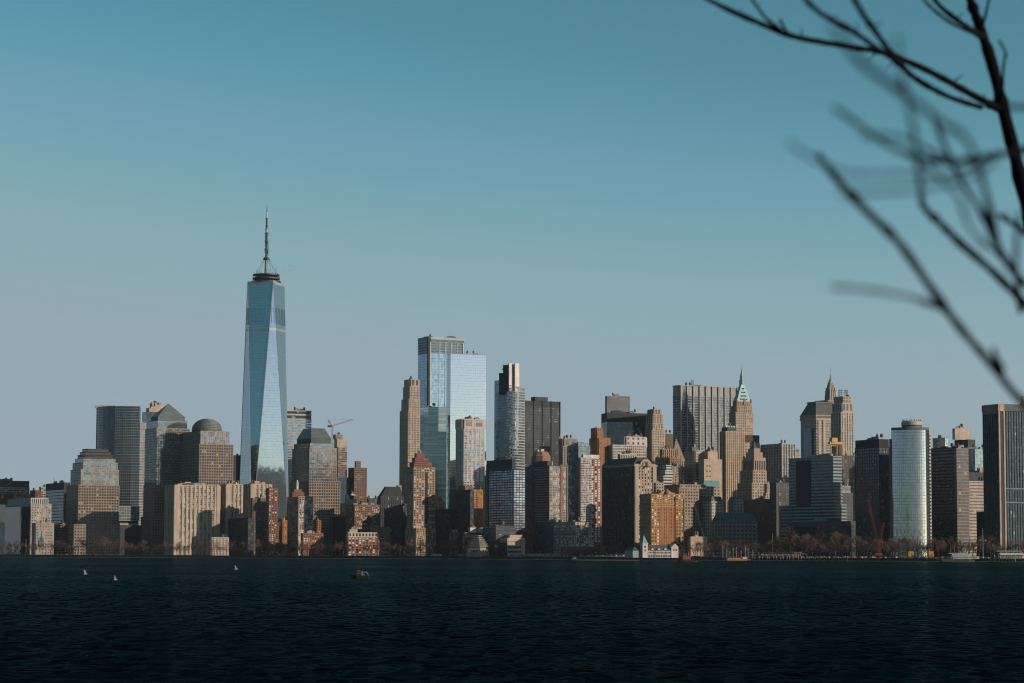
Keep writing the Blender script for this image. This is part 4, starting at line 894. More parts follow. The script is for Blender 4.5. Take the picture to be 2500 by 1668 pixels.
# curved mirror tower
def mirror():
    D = 2780; k = D / F
    S = CURTAIN((.13, .17, .18), fh=3.6, bay=3.8, cw=1.9, col=(.33, .38, .40), refl=.92, rough=.08, tilt=.006, var=.12, bh=.3, pw=.16, par=2.6)
    n = 18; pts = []
    for i in range(n + 1):
        a = R(-48 + 96 * i / n); pts.append((2222 + 46 * math.sin(a) / math.sin(R(48)), D + 32 * (1 - math.cos(a)) - (i / n) * 7))
    pts += [(2268, D + 36), (2178, D + 40)]
    r, pl, h = curved('office_tower', 'curved silver mirror-glass tower with a drum-shaped roof', D, pts, 1049, S)
    p = local(r, at(2226, 1046, D + 22))
    MB().lathe((0, 0, 0), [(15, 0), (14, 1), (11.5, 2), (11.5, 4.2), (12.2, 4.4), (12.2, 7.4), (11.6, 7.6), (11, 9)], 36).build('roof_drum', wall((.50, .47, .44), rough=.5), r, (p.x, p.y, h + 1.8))
    MB().lathe((0, 0, 0), [(11.7, 2.3), (11.75, 3.9)], 36).build('drum_window', wall((.05, .06, .065)), r, (p.x, p.y, h + 1.85))
    m = MB()
    for i in range(22):
        a = i * 6.283 / 22; m.bar((10.5 * math.cos(a), 10.5 * math.sin(a), 8.8), (10.5 * math.cos(a), 10.5 * math.sin(a), 10.8), .4)
    m.build('roof_posts', wall((.12, .11, .1)), r, (p.x, p.y, h + 1.8), kind='stuff')
    MB().bar((0, 0, 9), (0, 0, 16), .3, .12).build('roof_mast', wall(SLATE), r, (p.x - 1, p.y, h + 1.8))
    # white edge strip with square windows
    e = local(r, at(2268.5, 1200, D + 8)); link('edge_strip', boxmesh(3.6, 3.6, h + 1.5, wall((.56, .53, .48))), r, (e.x, e.y, 0), R(40))
    wmh = boxmesh(2.4, 3.9, 2.0, wall((.02, .022, .024))); 
    for i in range(int(h / 4) - 1): link('edge_window', wmh, r, (e.x, e.y, 4 + i * 4), R(40))
    e = local(r, at(2175, 1200, D + 12)); link('edge_strip', boxmesh(2.2, 3, h * .93, wall((.22, .20, .18))), r, (e.x, e.y, 0))
mirror()
B('office_tower', 'dark navy tower with one pale banded end beside the mirror-curved tower', 2900, [(2272, 2334, 2364, 1093, BANDS((.036, .034, .034), fh=4, bh=1.6, col=(.022, .03, .034), refl=.3, blind=.03))], roof=2, cat='tower')
B('office_tower', 'pale banded end of the dark navy tower, sunlight painted in', 2896, [(2332, 2335, 2364, 1096, BANDS((.34, .28, .25), fh=4, bh=1.2, col=(.05, .05, .05), refl=.2))], roof=1, cat='tower')  # sunlit face of the navy tower, its light painted as paler bands
B('office_tower', 'blue glass block peeping above the dark navy tower', 3250, [(2277, 2307, 2312, 1069, CURTAIN(col=(.24, .36, .40)))], roof=2, cat='tower')
B('office_tower', 'tower with a pale brick plant room above dark glass', 3120, [(2326, 2331, 2370, 1046, SOLID((.56, .44, .35))), (2330, 2363, 2381, 1073, SOLID((.07, .075, .075))), (2326, 2362, 2384, 1090, CURTAIN((.04, .05, .05), col=(.08, .1, .11), refl=.4))], roof=4, cat='tower')
B('office_tower', 'teal glass tower behind the cream banded block', 3080, [(2356, 2380, 2412, 1096, CURTAIN((.10, .13, .14), fh=4, bay=3, col=(.17, .22, .23)))], roof=1, cat='tower')
B('office_block', 'dark brown block with pale chimney above the cream bands', 3030, [(2388, 2391, 2408, 1149, SOLID((.36, .28, .23))), (2356, 2361, 2412, 1153, SOLID((.07, .07, .07)))], roof=2)
B('office_block', 'cream banded block between dark navy and ribbed black towers', 3000, [(2357, 2361, 2412, 1176, BANDS((.56, .46, .37), fh=4, bh=2.2, col=(.07, .06, .055), refl=.2))], roof=1)
B('office_block', 'low black glass block at the foot of the ribbed tower', 2830, [(2384, 2424, 2436, 1250, CURTAIN((.025, .03, .03), col=(.03, .04, .045), refl=.3))], roof=1)
# ribbed dark tower at the edge
r, fr = B('office_tower', 'huge ribbed blue-black tower with a tan stone corner', 2760, [(2400, 2436, 2640, 988, PIERS((.05, .085, .105), bay=3.6, pw=1.1, fh=3.9, bh=.4, pe=.7, col=(.03, .055, .07), refl=.35, blind=.02))], th=R(24), roof=2, cat='tower')
f = fr[0]
for dx, dy in ((.4, -1.0), (7.2, -1.0)): link('corner_pier', boxmesh(1.9, 2.2, f.h, wall((.58, .42, .32))), r, (f.lx - f.w / 2 + dx, f.ly - f.d / 2 + dy, 0))
link('corner_cap', boxmesh(9.5, 2.4, 8, wall((.58, .42, .32))), r, (f.lx - f.w / 2 + 3.6, f.ly - f.d / 2 - .9, f.h - 7.6))
link('corner_glass', boxmesh(5.4, 1.8, f.h - 9, wall((.06, .055, .055))), r, (f.lx - f.w / 2 + 3.8, f.ly - f.d / 2 - .6, 0))
link('top_frieze', boxmesh(f.w + 2.4, f.d + 2.4, 7, wall((.11, .15, .165))), r, (f.lx, f.ly, f.h - 7))
link('crown_panel', boxmesh(3.0, f.d * .96, 11, wall((.30, .22, .18))), r, (f.lx - f.w / 2 - .2, f.ly, f.h - 10.5))
for z in (f.h * .36, f.h * .45): link('sky_lobby_band', boxmesh(f.w + 3, f.d + 1, 1.6, wall((.20, .27, .29))), r, (f.lx + 10, f.ly - .8, z))
m = MB()
for x in (0, 6, 12): m.lattice((x, 0, 0), (x, 0, 12), 2, 5, .2)
m.bar((0, 0, 11), (12, 0, 11), .2).build('roof_lattice', wall((.3, .29, .28)), r, (f.lx - f.w * .12, f.ly, f.h), kind='stuff')

# green-roofed old buildings near the park
grn = wall((.055, .14, .14), rough=.7)
def mansard(r, f, h, k=.78, mat=None):
    MB().frustum((0, 0, 0), f.w + 1, f.d + 1, f.w * k, f.d * (k + .1), h).build('mansard_roof', mat or grn, r, (f.lx, f.ly, f.zb + f.h))
    n = max(3, int(f.w / 5)); d = boxmesh(1.8, 2.4, 2.6, wall((.30, .34, .32)))
    for i in range(n): link('dormer', d, r, (f.lx - f.w / 2 + (i + .5) * f.w / n, f.ly - f.d / 2 + 1.0, f.zb + f.h + .6))
    n = max(3, int(f.d / 6)); d = boxmesh(2.4, 1.8, 2.6, wall((.12, .15, .15)))  # side dormers coloured darker to paint in their shade
    for i in range(n): link('dormer', d, r, (f.lx - f.w / 2 + 1.0, f.ly - f.d / 2 + (i + .5) * f.d / n, f.zb + f.h + .6))
cus = G((.30, .30, .28), fh=5.2, bay=5.6, bh=2.2, pw=2.6, col=(.03, .045, .05), blind=0)
r, fr = B('custom_house', 'low grey stone building with green dormered mansard roof by the park', 2965, [(1739, 1778, 1846, 1273, cus)], roof=0); mansard(r, fr[0], 11)
r, fr = B('office_block', 'white stone corner block with deep green roof and shaded flank', 3060, [(1680, 1737, 1764, 1226, G((.64, .57, .50), fh=4.2, bay=4.6, bh=1.8, pw=2.4, col=(.04, .05, .055)))], roof=0); mansard(r, fr[0], 7, .85)
f = fr[0]; link('cornice', boxmesh(f.w + 3, f.d + 3, 1.2, wall((.64, .56, .48))), r, (f.lx, f.ly, f.h - .8))
r, fr = B('office_block', 'tan block with a copper-green mansard above white corner block', 3130, [(1690, 1717, 1758, 1188, G((.50, .38, .28), fh=4.2, bay=5, bh=2, pw=2.6))], roof=0); mansard(r, fr[0], 8, .86, wall((.16, .36, .33)))
r, fr = B('office_block', 'white gabled block between green roofs and the curving stone block', 3110, [(1779, 1791, 1813, 1222, G((.62, .53, .44), fh=4, bay=4, bh=1.7, pw=2.2))], roof=1); mansard(r, fr[0], 5, .7, wall((.3, .2, .15)))
r, fr = B('windowless_block', 'plain tan windowless box behind bare trees near the pier', 2870, [(1682, 1686, 1727, 1310, SOLID((.50, .385, .28)))], roof=1)
for k in range(4): link('panel_joint', boxmesh(.15, .3, fr[0].h - 1, wall((.3, .23, .17))), r, (fr[0].lx - fr[0].w / 2 + (k + 1) * fr[0].w / 5, fr[0].ly - fr[0].d / 2, 0))

# back rows that close the streets
rows = [(-80, 20, 1228, 4100), (20, 118, 1222, 4150), (118, 180, 1250, 4100), (270, 360, 1250, 4050), (560, 620, 1210, 4100), (640, 720, 1200, 4200), (800, 870, 1236, 4050), (884, 930, 1219, 4000), (930, 990, 1226, 4050), (1170, 1216, 1140, 4000), (1150, 1200, 1180, 3900),
        (1440, 1500, 1110, 4000), (1560, 1660, 1120, 4000), (1790, 1870, 1100, 4000), (1900, 1960, 1140, 3900), (2050, 2100, 1125, 3900), (2160, 2190, 1130, 3600), (2260, 2330, 1120, 3600), (2380, 2420, 1130, 3500)]
where = ['behind the bare-frame block', 'behind the white ribbed crown', 'behind the stepped granite tower', 'below the curved dark glass tower', 'behind the cream slabs', 'at the foot of the tallest tower', 'behind the beige stepped block', 'in the sky gap beside the brown brick tower', 'behind the slate mansard', 'in the sky gap beside the silver curved tower', 'behind the golden brick block',
         'behind the orange brick tower', 'behind the gothic building', 'behind the colonnaded tower', 'behind the teal banded office', 'behind the black glass tower', 'in the slot beside the mirror tower', 'behind the dark navy tower', 'behind the cream banded block']
for (a, b, y, D), wt in zip(rows, where):
    c = random.choice([(.10, .10, .10), (.16, .13, .11), (.22, .19, .17)])
    B('distant_block', 'distant grey-brown roofline block ' + wt, D, [(a, a + (b - a) * .35, b, y, G(c, fh=4, bay=4, bh=1.7, pw=1.8))], roof=3)

# ------------------------------------------------------------------ waterfront: trees
def bare_tree_meshes(seed, H, spread, colr):
    rnd = random.Random(seed); trunk, crown = MB(), MB()
    def grow(p, d, L_, r, lev):
        q = p + d * L_
        (trunk if lev < 2 else crown).bar(p, q, r, r * .65, 5 if lev < 2 else 3)
        if lev >= 5: return
        for k in range(3 if lev < 4 else 4):
            a = rnd.uniform(0, 6.283); t = rnd.uniform(.35, .85) * spread
            o = d.orthogonal().normalized(); o2 = d.cross(o)
            nd = (d * math.cos(t) + (o * math.cos(a) + o2 * math.sin(a)) * math.sin(t) + Vector((0, 0, .18))).normalized()
            grow(p.lerp(q, rnd.uniform(.72, 1)), nd, L_ * rnd.uniform(.62, .8), max(r * .55, .05), lev + 1)
    grow(Vector((0, 0, -.5)), Vector((rnd.uniform(-.05, .05), rnd.uniform(-.05, .05), 1)).normalized(), H * .3, H * .022, 0)
    return trunk.mesh(wall((.07, .05, .04))), crown.mesh(wall(colr, var=.3, scale=.2))
kinds = [bare_tree_meshes(s, H, sp, c) for s, H, sp, c in ((1, 19, 1.0, (.16, .085, .062)), (2, 17, 1.15, (.14, .08, .06)), (3, 21, .9, (.155, .088, .066)), (4, 15, 1.2, (.13, .078, .06)))]
rust = bare_tree_meshes(9, 17, 1.1, (.20, .09, .03))
def tree(px, D, kind, label, group, s=1.0, z=GZ):
    p = ground(px, D, z)
    t = thing('bare_tree', label, 'tree', p, random.uniform(0, 6.28), group)
    t.scale = (s * 1.35, s * 1.35, s * 1.6)
    link('trunk', kind[0], t); link('crown', kind[1], t)
zones = [(0, 150, 14, .8, 20, 'leafless dark tree before the tan school block', 'riverside trees by the school block'),
         (150, 330, 22, .85, 22, 'leafless dark tree below the stepped granite tower', 'riverside trees below the granite towers'),
         (330, 520, 22, .8, 20, 'leafless dark tree below the cream apartment slabs', 'riverside trees below the cream slabs'),
         (520, 850, 36, .78, 18, 'leafless dark tree below the brick towers', 'riverside trees below the brick towers'),
         (840, 960, 12, .72, 10, 'leafless tree before the white-topped brick block', 'riverside trees before the brick block'),
         (955, 1140, 22, .85, 40, 'leafless brown tree in the grove beside the hexagonal museum', 'trees of the museum grove'),
         (1175, 1215, 4, .7, 8, 'leafless tree between hexagonal museum and cream building', 'trees beside the cream building'),
         (1470, 1550, 12, .62, 40, 'leafless reddish tree below the massive old block', 'trees below the massive old block'),
         (1690, 1745, 8, .8, 30, 'leafless tree before the tan windowless box', 'trees before the windowless box'),
         (1725, 1860, 20, .85, 52, 'leafless reddish tree before the green-roofed buildings', 'park trees before the green roofs'),
         (1860, 2080, 34, .98, 56, 'leafless reddish tree before the teal banded office', 'park trees before the teal office'),
         (2080, 2280, 32, .92, 50, 'leafless reddish tree below the black and mirror towers', 'park trees below the mirror tower'),
         (2275, 2440, 26, .86, 46, 'leafless brown tree behind the white ferry', 'park trees behind the ferry'),
         (2440, 2520, 10, .8, 46, 'leafless brown tree behind the ferry terminal', 'park trees behind the terminal')]
for xa, xb, n, s, dep, lab, grp in zones:
    n = int(n * 1.3)
    for i in range(n):
        px = xa + (xb - xa) * (i + random.uniform(.1, .9)) / n
        tree(px, shore(px) + 8 + random.uniform(.15, 1) * dep, random.choice(kinds), lab, grp, s * random.uniform(.62, 1.25))
tree(1085, shore(1085) + 22, rust, 'rust-leaved rounded tree in the museum grove', 'rusty trees', .85)
tree(2040, shore(2040) + 60, kinds[2], 'taller leafless tree standing above the park row', 'tall park trees', 1.2)
tree(1928, shore(1928) + 48, kinds[2], 'tallest leafless red-brown tree before the teal office', 'tall park trees before the office', 1.45)

# ------------------------------------------------------------------ waterfront: pier building with clock tower
c = ground(1600, 2790); r = thing('pier_building', 'white waterfront pier building with a green-capped corner tower', 'pier', (c.x, c.y, GZ), R(24))
K = 2790 / F; WH = wall((.70, .64, .56)); GRN = wall((.16, .33, .30), rough=.6)
def pl(px): return (px - 1600) * K / math.cos(R(24))
link('hall', boxmesh(pl(1652) - pl(1572), 16, 8.5, WH), r, ((pl(1652) + pl(1572)) / 2, 6, 0))
MB().prism([(-9, 0), (9, 0), (0, 6.5)], -(pl(1652) - pl(1572)) / 2, (pl(1652) - pl(1572)) / 2).build('gable_roof', wall((.12, .11, .10)), r, ((pl(1652) + pl(1572)) / 2, 6, 8.4)).rotation_euler = (R(90), 0, R(90))
wmesh = boxmesh(.9, .4, 2.2, wall((.08, .08, .08)))
for k in range(22): link('window', wmesh, r, (pl(1576) + k * 1.75, -2.1, 4.8))
am = boxmesh(1.3, .4, 2.4, wall((.10, .14, .14)))
for k in range(18): link('arcade_opening', am, r, (pl(1576) + k * 2.15, -2.15, .6))
link('arcade_ledge', boxmesh(pl(1652) - pl(1572) + .6, 17, .5, wall((.62, .56, .5))), r, ((pl(1652) + pl(1572)) / 2, 5.9, 3.5))
link('end_block', boxmesh(9, 17, 12.5, WH), r, (pl(1646), 5.5, 0))
MB().prism([(-4.5, 0), (4.5, 0), (0, 4)], -8.5, 8.5).build('end_gable', WH, r, (pl(1646), 5.5, 12.4)).rotation_euler = (R(90), 0, 0)
for k in range(3): link('window', wmesh, r, (pl(1642) + k * 2.2, -3.1, 8))
for q in (1590, 1606, 1622): MB().prism([(-2, 0), (2, 0), (0, 2.4)], -2, 2).build('dormer', WH, r, (pl(q), -1, 9)).rotation_euler = (R(90), 0, 0)
tx = pl(1571)
link('tower', boxmesh(6.5, 6.5, 16, WH), r, (tx, -.5, 0))
link('tower_cornice', boxmesh(7.4, 7.4, .8, wall((.62, .56, .5))), r, (tx, -.5, 15.6))
MB().frustum((0, 0, 0), 7, 7, .25, .25, 9.5).build('tower_roof', GRN, r, (tx, -.5, 16.3))
MB().lathe((0, 0, 0), [(.1, -.1), (1.3, -.1), (1.3, .1), (.1, .1)], 20).build('clock_face', wall((.12, .14, .14)), r, (tx, -3.85, 12.6)).rotation_euler = (R(90), 0, 0)
link('tower_window', boxmesh(1.0, .4, 2.6, wall(BLACK)), r, (tx, -3.8, 7))
link('west_wing', boxmesh(14, 20, 8, wall((.34, .42, .40))), r, (tx - 7, 10, 0))  # white wing coloured teal to paint its shaded side
MB().frustum((0, 0, 0), 14.6, 20.6, 6, 12, 5).build('wing_roof', wall((.07, .10, .10)), r, (tx - 7, 10, 8))

# ------------------------------------------------------------------ waterfront: sheds, quays, boats, cranes
def crane_boom(name, label, base, tip, w, n, rr, mat, cab=True, group=None):
    t = thing(name, label, 'crane', base, 0, group); d = Vector(tip) - Vector(base)
    MB().lattice((0, 0, 1.5), tuple(d), w, n, rr).build('boom', mat, t)
    if cab:
        MB().box((0, 0, 1.6), (4.5, 3.2, 3)).box((-2.5, 0, 1.2), (3, 3, 2)).build('cab', mat, t)
        MB().box((0, -1.4, .1), (6, .9, 1.2)).box((0, 1.4, .1), (6, .9, 1.2)).build('crawler_track', wall(BLACK), t)
    MB().bar((-3, 0, 3), tuple(d), .08).bar(tuple(d), (d.x, d.y, d.z - 6), .08).build('cable', wall(BLACK), t)
    return t
RD = wall((.26, .035, .035), rough=.6)
crane_boom('barge_crane', 'tall red lattice crane leaning over the black glass tower', at(2149, 1357, 2652), at(2119, 1219, 2655), 2.0, 22, .11, RD)
crane_boom('barge_crane', 'shorter red lattice crane leaning towards the mirror-curved tower', at(2143, 1357, 2650), at(2157, 1275, 2652), 2.0, 14, .11, RD)
crane_boom('crawler_crane', 'grey lattice crane boom before the white corner block', at(1727, 1345, 2760), at(1696, 1236, 2770), 1.7, 22, .12, wall((.10, .10, .10)))
t = crane_boom('mobile_crane', 'small crane with a white lower boom on the sand', at(1407, 1348, 2930), at(1432, 1272, 2935), .9, 14, .22, wall((.16, .15, .14)))
MB().bar((0, 0, 2), (3.6, 0, 13), .9, .7, 6).build('lower_boom', wall((.7, .66, .6)), t)

def piles(xa, xb, n, h0, h1, mat, label, group, off=-3.5):
    for i in range(n):
        px = xa + (xb - xa) * (i + random.uniform(.2, .8)) / n; p = ground(px, shore(px) + off, -1)
        t = thing('mooring_pile', label, 'pile', p, 0, group); h = random.uniform(h0, h1)
        MB().bar((0, 0, 0), (random.uniform(-.2, .2), 0, h), .42, .36, 7).build('post', mat, t)
        MB().bar((0, 0, h - .5), (0, 0, h + .2), .46, .3, 7).build('cap', wall((.55, .52, .48)), t)
pale = wall((.42, .37, .32)); dkp = wall((.16, .12, .09))
piles(1760, 1840, 9, 11, 18, pale, 'tall pale mooring pile beside the orange barge', 'tall piles by the barge')
piles(1840, 1960, 14, 5, 7.5, pale, 'pale timber pile under the white umbrellas quay', 'quay piles under the umbrellas')
piles(1960, 2070, 16, 4.5, 6.5, dkp, 'brown timber pile along the park quay', 'quay piles along the park')
piles(2415, 2480, 9, 6, 9, pale, 'white-capped pile before the ferry terminal', 'piles before the terminal')
piles(2225, 2275, 3, 14, 17, pale, 'tall pale pile between the yellow sheds', 'tall piles between yellow sheds', 4)
# umbrellas in front of the low brown restaurant
r, fr = B('restaurant_building', 'low brown flat-roofed restaurant on the park quay', shore(1890) + 34, [(1828, 1832, 1955, 1349, SOLID((.36, .20, .12)))], th=R(4), roof=0)
link('flat_roof', boxmesh(fr[0].w + 3, fr[0].d + 3, .7, wall((.5, .47, .43))), r, (fr[0].lx, fr[0].ly, fr[0].h))
for i in range(13):
    px = 1836 + i * 8.2; p = ground(px, shore(px) + 9 + (i % 3) * 4, 3.6)
    t = thing('umbrella', 'white cafe umbrella on the quay before the brown restaurant', 'umbrella', p, 0, 'cafe umbrellas on the quay')
    MB().bar((0, 0, 0), (0, 0, 3.2), .12).build('pole', wall(GREY), t)
    MB().lathe((0, 0, 2.6), [(2.3, 0), (2.3, .15), (1.2, .9), (.1, 1.4)], 8).build('canopy', wall((.74, .71, .66)), t)
sg = thing('blue_sign', 'small blue sign board on the park quay', 'sign', ground(1963, shore(1963) + 8, 3.4))
MB().box((0, 0, 4.6), (5.2, .3, 1.7)).build('board', wall((.06, .30, .42)), sg); MB().bar((-2, 0, 0), (-2, 0, 4), .15).bar((2, 0, 0), (2, 0, 4), .15).build('posts', wall(SLATE), sg)
for px, lab in ((2223, 'yellow shed standing on the quay below the mirror-curved tower'), (2272, 'yellow shed on the quay beside the white ferry')):
    p = ground(px, shore(px) + 12, 3.4); t = thing('yellow_shed', lab, 'shed', p, R(5))
    MB().box((0, 0, 4.6), (5.8, 4.5, 5.6)).build('wall', wall((.62, .32, .035)), t); MB().frustum((0, 0, 7.4), 6.2, 5, 5.6, 4.2, .6).build('roof', wall((.5, .27, .04)), t)
    MB().box((-2.4, -1.8, 1), (.5, .5, 2)).box((2.4, -1.8, 1), (.5, .5, 2)).box((-2.4, 1.8, 1), (.5, .5, 2)).box((2.4, 1.8, 1), (.5, .5, 2)).build('stilts', wall(SLATE), t)
    MB().box((1, -2.3, 4), (1.2, .1, 2.4)).build('door', wall((.35, .18, .03)), t)
# ferry terminal
c = ground(2468, shore(2468) + 20, 3.3); t = thing('ferry_terminal', 'low white glazed ferry terminal with a flat overhanging roof', 'terminal', c, R(5)); K = 2640 / F
link('hall', boxmesh(58 * K, 9, 12 * K, wall((.62, .57, .5))), t)
link('glazing', boxmesh(50 * K, .4, 5 * K, glass(col=(.16, .2, .21), cw=1.2, fh=1.2)), t, (0, -4.7, 2 * K))
for k in range(14): link('mullion', boxmesh(.25, .5, 5 * K, wall((.6, .57, .5))), t, (-24 * K + k * 48 * K / 13, -4.9, 2 * K))
MB().frustum((0, 0, 0), 62 * K, 10.5, 58 * K, 4, 5 * K, (0, 2)).build('awning', wall((.72, .66, .58)), t, (0, -1, 9 * K))
link('flat_roof', boxmesh(62 * K, 14, .9, wall((.30, .36, .36))), t, (-6 * K, 4, 17.5 * K))
link('brick_tower', boxmesh(11 * K, 7, 23 * K, wall((.40, .26, .17))), t, (26 * K, 2, 0))
# boats
def hull(m, L_, w, h, bow=.3):
    pts = [(-L_ / 2, -w / 2), (L_ / 2 - L_ * bow, -w / 2), (L_ / 2 - L_ * bow * .4, -w * .3), (L_ / 2, 0), (L_ / 2 - L_ * bow * .4, w * .3), (L_ / 2 - L_ * bow, w / 2), (-L_ / 2, w / 2)]
    return m.loft([(x * .95, y * .85, -.6) for x, y in pts], [(x, y, h + (.25 * h if x > L_ * .3 else 0)) for x, y in pts])
c = at(2362, 1368, 2560); t = thing('ferry', 'white three-deck excursion ferry moored at the park quay', 'boat', (c.x, shore(2362) - 14, 0), R(3)); K = 2590 / F
hull(MB(), 86 * K, 9, 3.2, .2).build('hull', wall((.05, .07, .07)), t)
MB().box((8, 0, 4.4), (64 * K, 8, 2.4)).build('lower_deck', wall((.62, .66, .64)), t)
MB().box((3, 0, 7.1), (46 * K, 7.4, 2.6)).build('upper_deck', wall((.66, .70, .68)), t)
MB().box((-2, 0, 9.0), (40 * K, 7.8, .5)).build('sun_roof', wall((.74, .76, .74)), t)
for z, n, x0 in ((4.6, 16, -5), (7.2, 12, -6)):
    for k in range(n): MB().box((x0 + k * 1.6, -4.05 if z < 6 else -3.75, z), (1.0, .2, .9)).build('window', wall((.05, .07, .075)), t)
MB().bar((-8, 0, 9), (-8, 0, 15), .14).bar((-4, 0, 9), (-4, 0, 17), .14).bar((-4, 0, 15), (-6, 0, 14), .1).build('mast', wall((.55, .46, .34)), t)
c = at(1670, 1373, 2450); t = thing('tugboat', 'rusty red tugboat pushing foam off the pier', 'boat', (c.x, 2430, 0), R(185)); RS = wall((.30, .09, .045), var=.5, scale=.6)
hull(MB(), 17, 6, 2.2, .35).build('hull', wall((.05, .03, .028)), t)
MB().box((-1, 0, 3.6), (8, 4.4, 3)).build('deckhouse', RS, t); MB().box((.6, 0, 6.4), (4, 3.6, 2.8)).build('wheelhouse', RS, t)
MB().box((.6, 0, 6.8), (4.2, 3.8, .9)).build('window_band', wall((.05, .05, .05)), t); MB().bar((-3, 0, 5), (-3, 0, 9.5), .7, .6, 10).build('funnel', wall((.36, .14, .06)), t)
MB().bar((.6, 0, 7.8), (.6, 0, 12), .12).build('mast', wall(GREY), t)
FOAM = wall((.55, .58, .58), scale=1.2, var=.5)
m = MB()
for k in range(40): a = random.uniform(-12, 13); m.box((a, -3.2 - random.uniform(0, 1.5), .08), (random.uniform(.5, 2), .5, .25))
m.build('wake_foam', FOAM, t, kind='stuff')
c = at(1398, 1368, 2800); t = thing('workboat', 'small dark workboat leaving a white wake along the sea wall', 'boat', (c.x, 2760, 0), R(180))
hull(MB(), 13, 4, 1.6).build('hull', wall((.04, .05, .055)), t); MB().box((-1, 0, 2.6), (4, 2.8, 2.2)).build('cabin', wall((.25, .27, .28)), t); MB().box((-.2, 0, 2.9), (2.5, 2.9, .7)).build('window_band', wall(BLACK), t)
m = MB()
for k in range(150): a = -random.uniform(3, 75); m.box((a, random.uniform(-2, 2), .06), (random.uniform(1, 4), random.uniform(.3, 1), .3))
m.build('wake_foam', FOAM, t, kind='stuff')
c = ground(1805, shore(1805) - 12, 0); t = thing('barge', 'orange and cream work barge moored below the umbrellas quay', 'boat', c, R(4))
MB().box((0, 0, .9), (30, 7, 2)).build('hull', wall((.40, .20, .09)), t); MB().box((-6, 0, 2.5), (15, 6, 1.4)).build('deck_load', wall((.45, .34, .2)), t); MB().box((6, 0, 3), (5, 4, 2.6)).build('cabin', wall((.66, .6, .52)), t)
MB().bar((-1, 0, 2), (-1, 0, 9), .3).build('spud_post', wall((.3, .1, .06)), t)
c = at(880, 1414, 1000); p = at(880, 1416, 735); t = thing('patrol_boat', 'small dark cabin boat with a white rail crossing open water', 'boat', (p.x, p.y, 0), R(178)); s = .92
hull(MB(), 5.6, 2.2, .9).build('hull', wall((.010, .010, .011)), t, (0, 0, .1))
MB().loft([(-.4, -.9, .9), (1.7, -.85, .9), (1.7, .85, .9), (-.4, .9, .9)], [(-.4, -.8, 2.3), (1.0, -.75, 2.3), (1.0, .75, 2.3), (-.4, .8, 2.3)]).build('cabin', wall((.012, .013, .014)), t)
MB().box((.25, 0, 2.36), (1.9, 1.9, .12)).build('cabin_roof', wall((.10, .10, .10)), t)
for x in (.75, .1): MB().box((x, .87, 1.75), (.5, .06, .55)).box((x, -.87, 1.75), (.5, .06, .55)).build('window', wall((.10, .12, .10)), t)
m = MB().bar((-.5, .8, .9), (-.5, .8, 2.2), .07).bar((-.5, .8, 2.1), (-1.9, .8, 2.1), .09).bar((-1.9, .8, 2.1), (-2.5, .8, .9), .05).bar((-.5, .8, 1.5), (-1.5, .8, 1.5), .05)
m.bar((-.5, -.8, .9), (-.5, -.8, 2.2), .07).bar((-.5, -.8, 2.1), (-1.9, -.8, 2.1), .09).bar((-1.9, -.8, 2.1), (-2.5, -.8, .9), .05).build('rail', wall((.5, .49, .46)), t)
MB().box((-1.0, .2, 1.1), (.4, .5, .6)).box((-.8, -.5, 1.0), (.3, .3, .4)).build('cargo', wall((.22, .13, .08)), t)
MB().box((-2.6, .3, .7), (.5, .5, 1.3)).box((-2.6, -.4, .7), (.5, .5, 1.3)).build('outboard_motor', wall(BLACK), t)
MB().bar((.2, 0, 2.4), (.2, 0, 2.75), .05).bar((.6, .3, 2.4), (.6, .3, 2.6), .12).build('roof_light', wall((.6, .6, .58)), t)
# gulls
GU, GT = wall((.72, .70, .67)), wall((.16, .15, .14))
for px, py, D, up, lab in ((208, 1402, 420, 1.0, 'smaller white gull flying low near the gull with brown wing tips'), (281, 1416, 380, 1.1, 'larger white gull with raised brown-tipped wings above the water'), (576, 1390, 430, .9, 'lone white gull flying out before the cream apartment slabs')):
    p = at(px, py, D); t = thing('gull', lab, 'bird', p, R(random.uniform(-10, 10)))
    MB().bar((-.32, 0, 0), (.05, 0, .03), .035, .1, 8).bar((.05, 0, .03), (.30, 0, .06), .1, .05, 8).bar((.28, 0, .07), (.38, 0, .09), .055, .045, 8).bar((.37, 0, .08), (.44, 0, .07), .02, .005, 5).build('body', GU, t, smooth=True)
    for sy in (-1, 1):
        m = MB(); q = [(.14, .06 * sy, .06), (-.1, .06 * sy, .05), (-.16, .24 * sy, .42 * up), (.06, .26 * sy, .46 * up)]; e = [(.06, .26 * sy, .46 * up), (-.16, .24 * sy, .42 * up), (-.22, .30 * sy, .66 * up), (-.12, .31 * sy, .72 * up)]
        m.loft(q, [(x, y + .015 * sy, z + .01) for x, y, z in q]); w_ = m.build('wing', GU, t)
        m = MB(); m.loft(e, [(x, y + .015 * sy, z + .01) for x, y, z in e]); m.build('wing_tip', GT if py == 1416 else GU, w_)
# lamps, poles, vans, people-sized clutter on the quay
def pole(px, D, h, label, kind, cat):
    t = thing(kind, label, cat, ground(px, D, 3.2)); MB().bar((0, 0, 0), (0, 0, h), .28, .16, 6).build('pole', wall((.50, .49, .47)), t); return t
t = pole(2400, shore(2400) + 6, 33, 'tall floodlight mast with twin lamps beside the white ferry', 'floodlight_mast', 'mast')
for s in (-1, 1): MB().bar((0, 0, 20), (s * 3, 0, 20.5), .14).box((s * 3, 0, 19.8), (.9, .9, 1.4)).build('lamp', wall((.62, .60, .56)), t)
t = pole(1886, shore(1886) + 30, 28, 'tall flagpole behind the umbrellas quay', 'flagpole', 'flagpole')
MB().box((1.6, 0, 5.5), (3, .08, 1.9)).build('flag', wall((.50, .27, .25)), t)
pole(2428, shore(2428) + 30, 12, 'plain pale pole before the ribbed tower', 'lamp_post', 'pole')
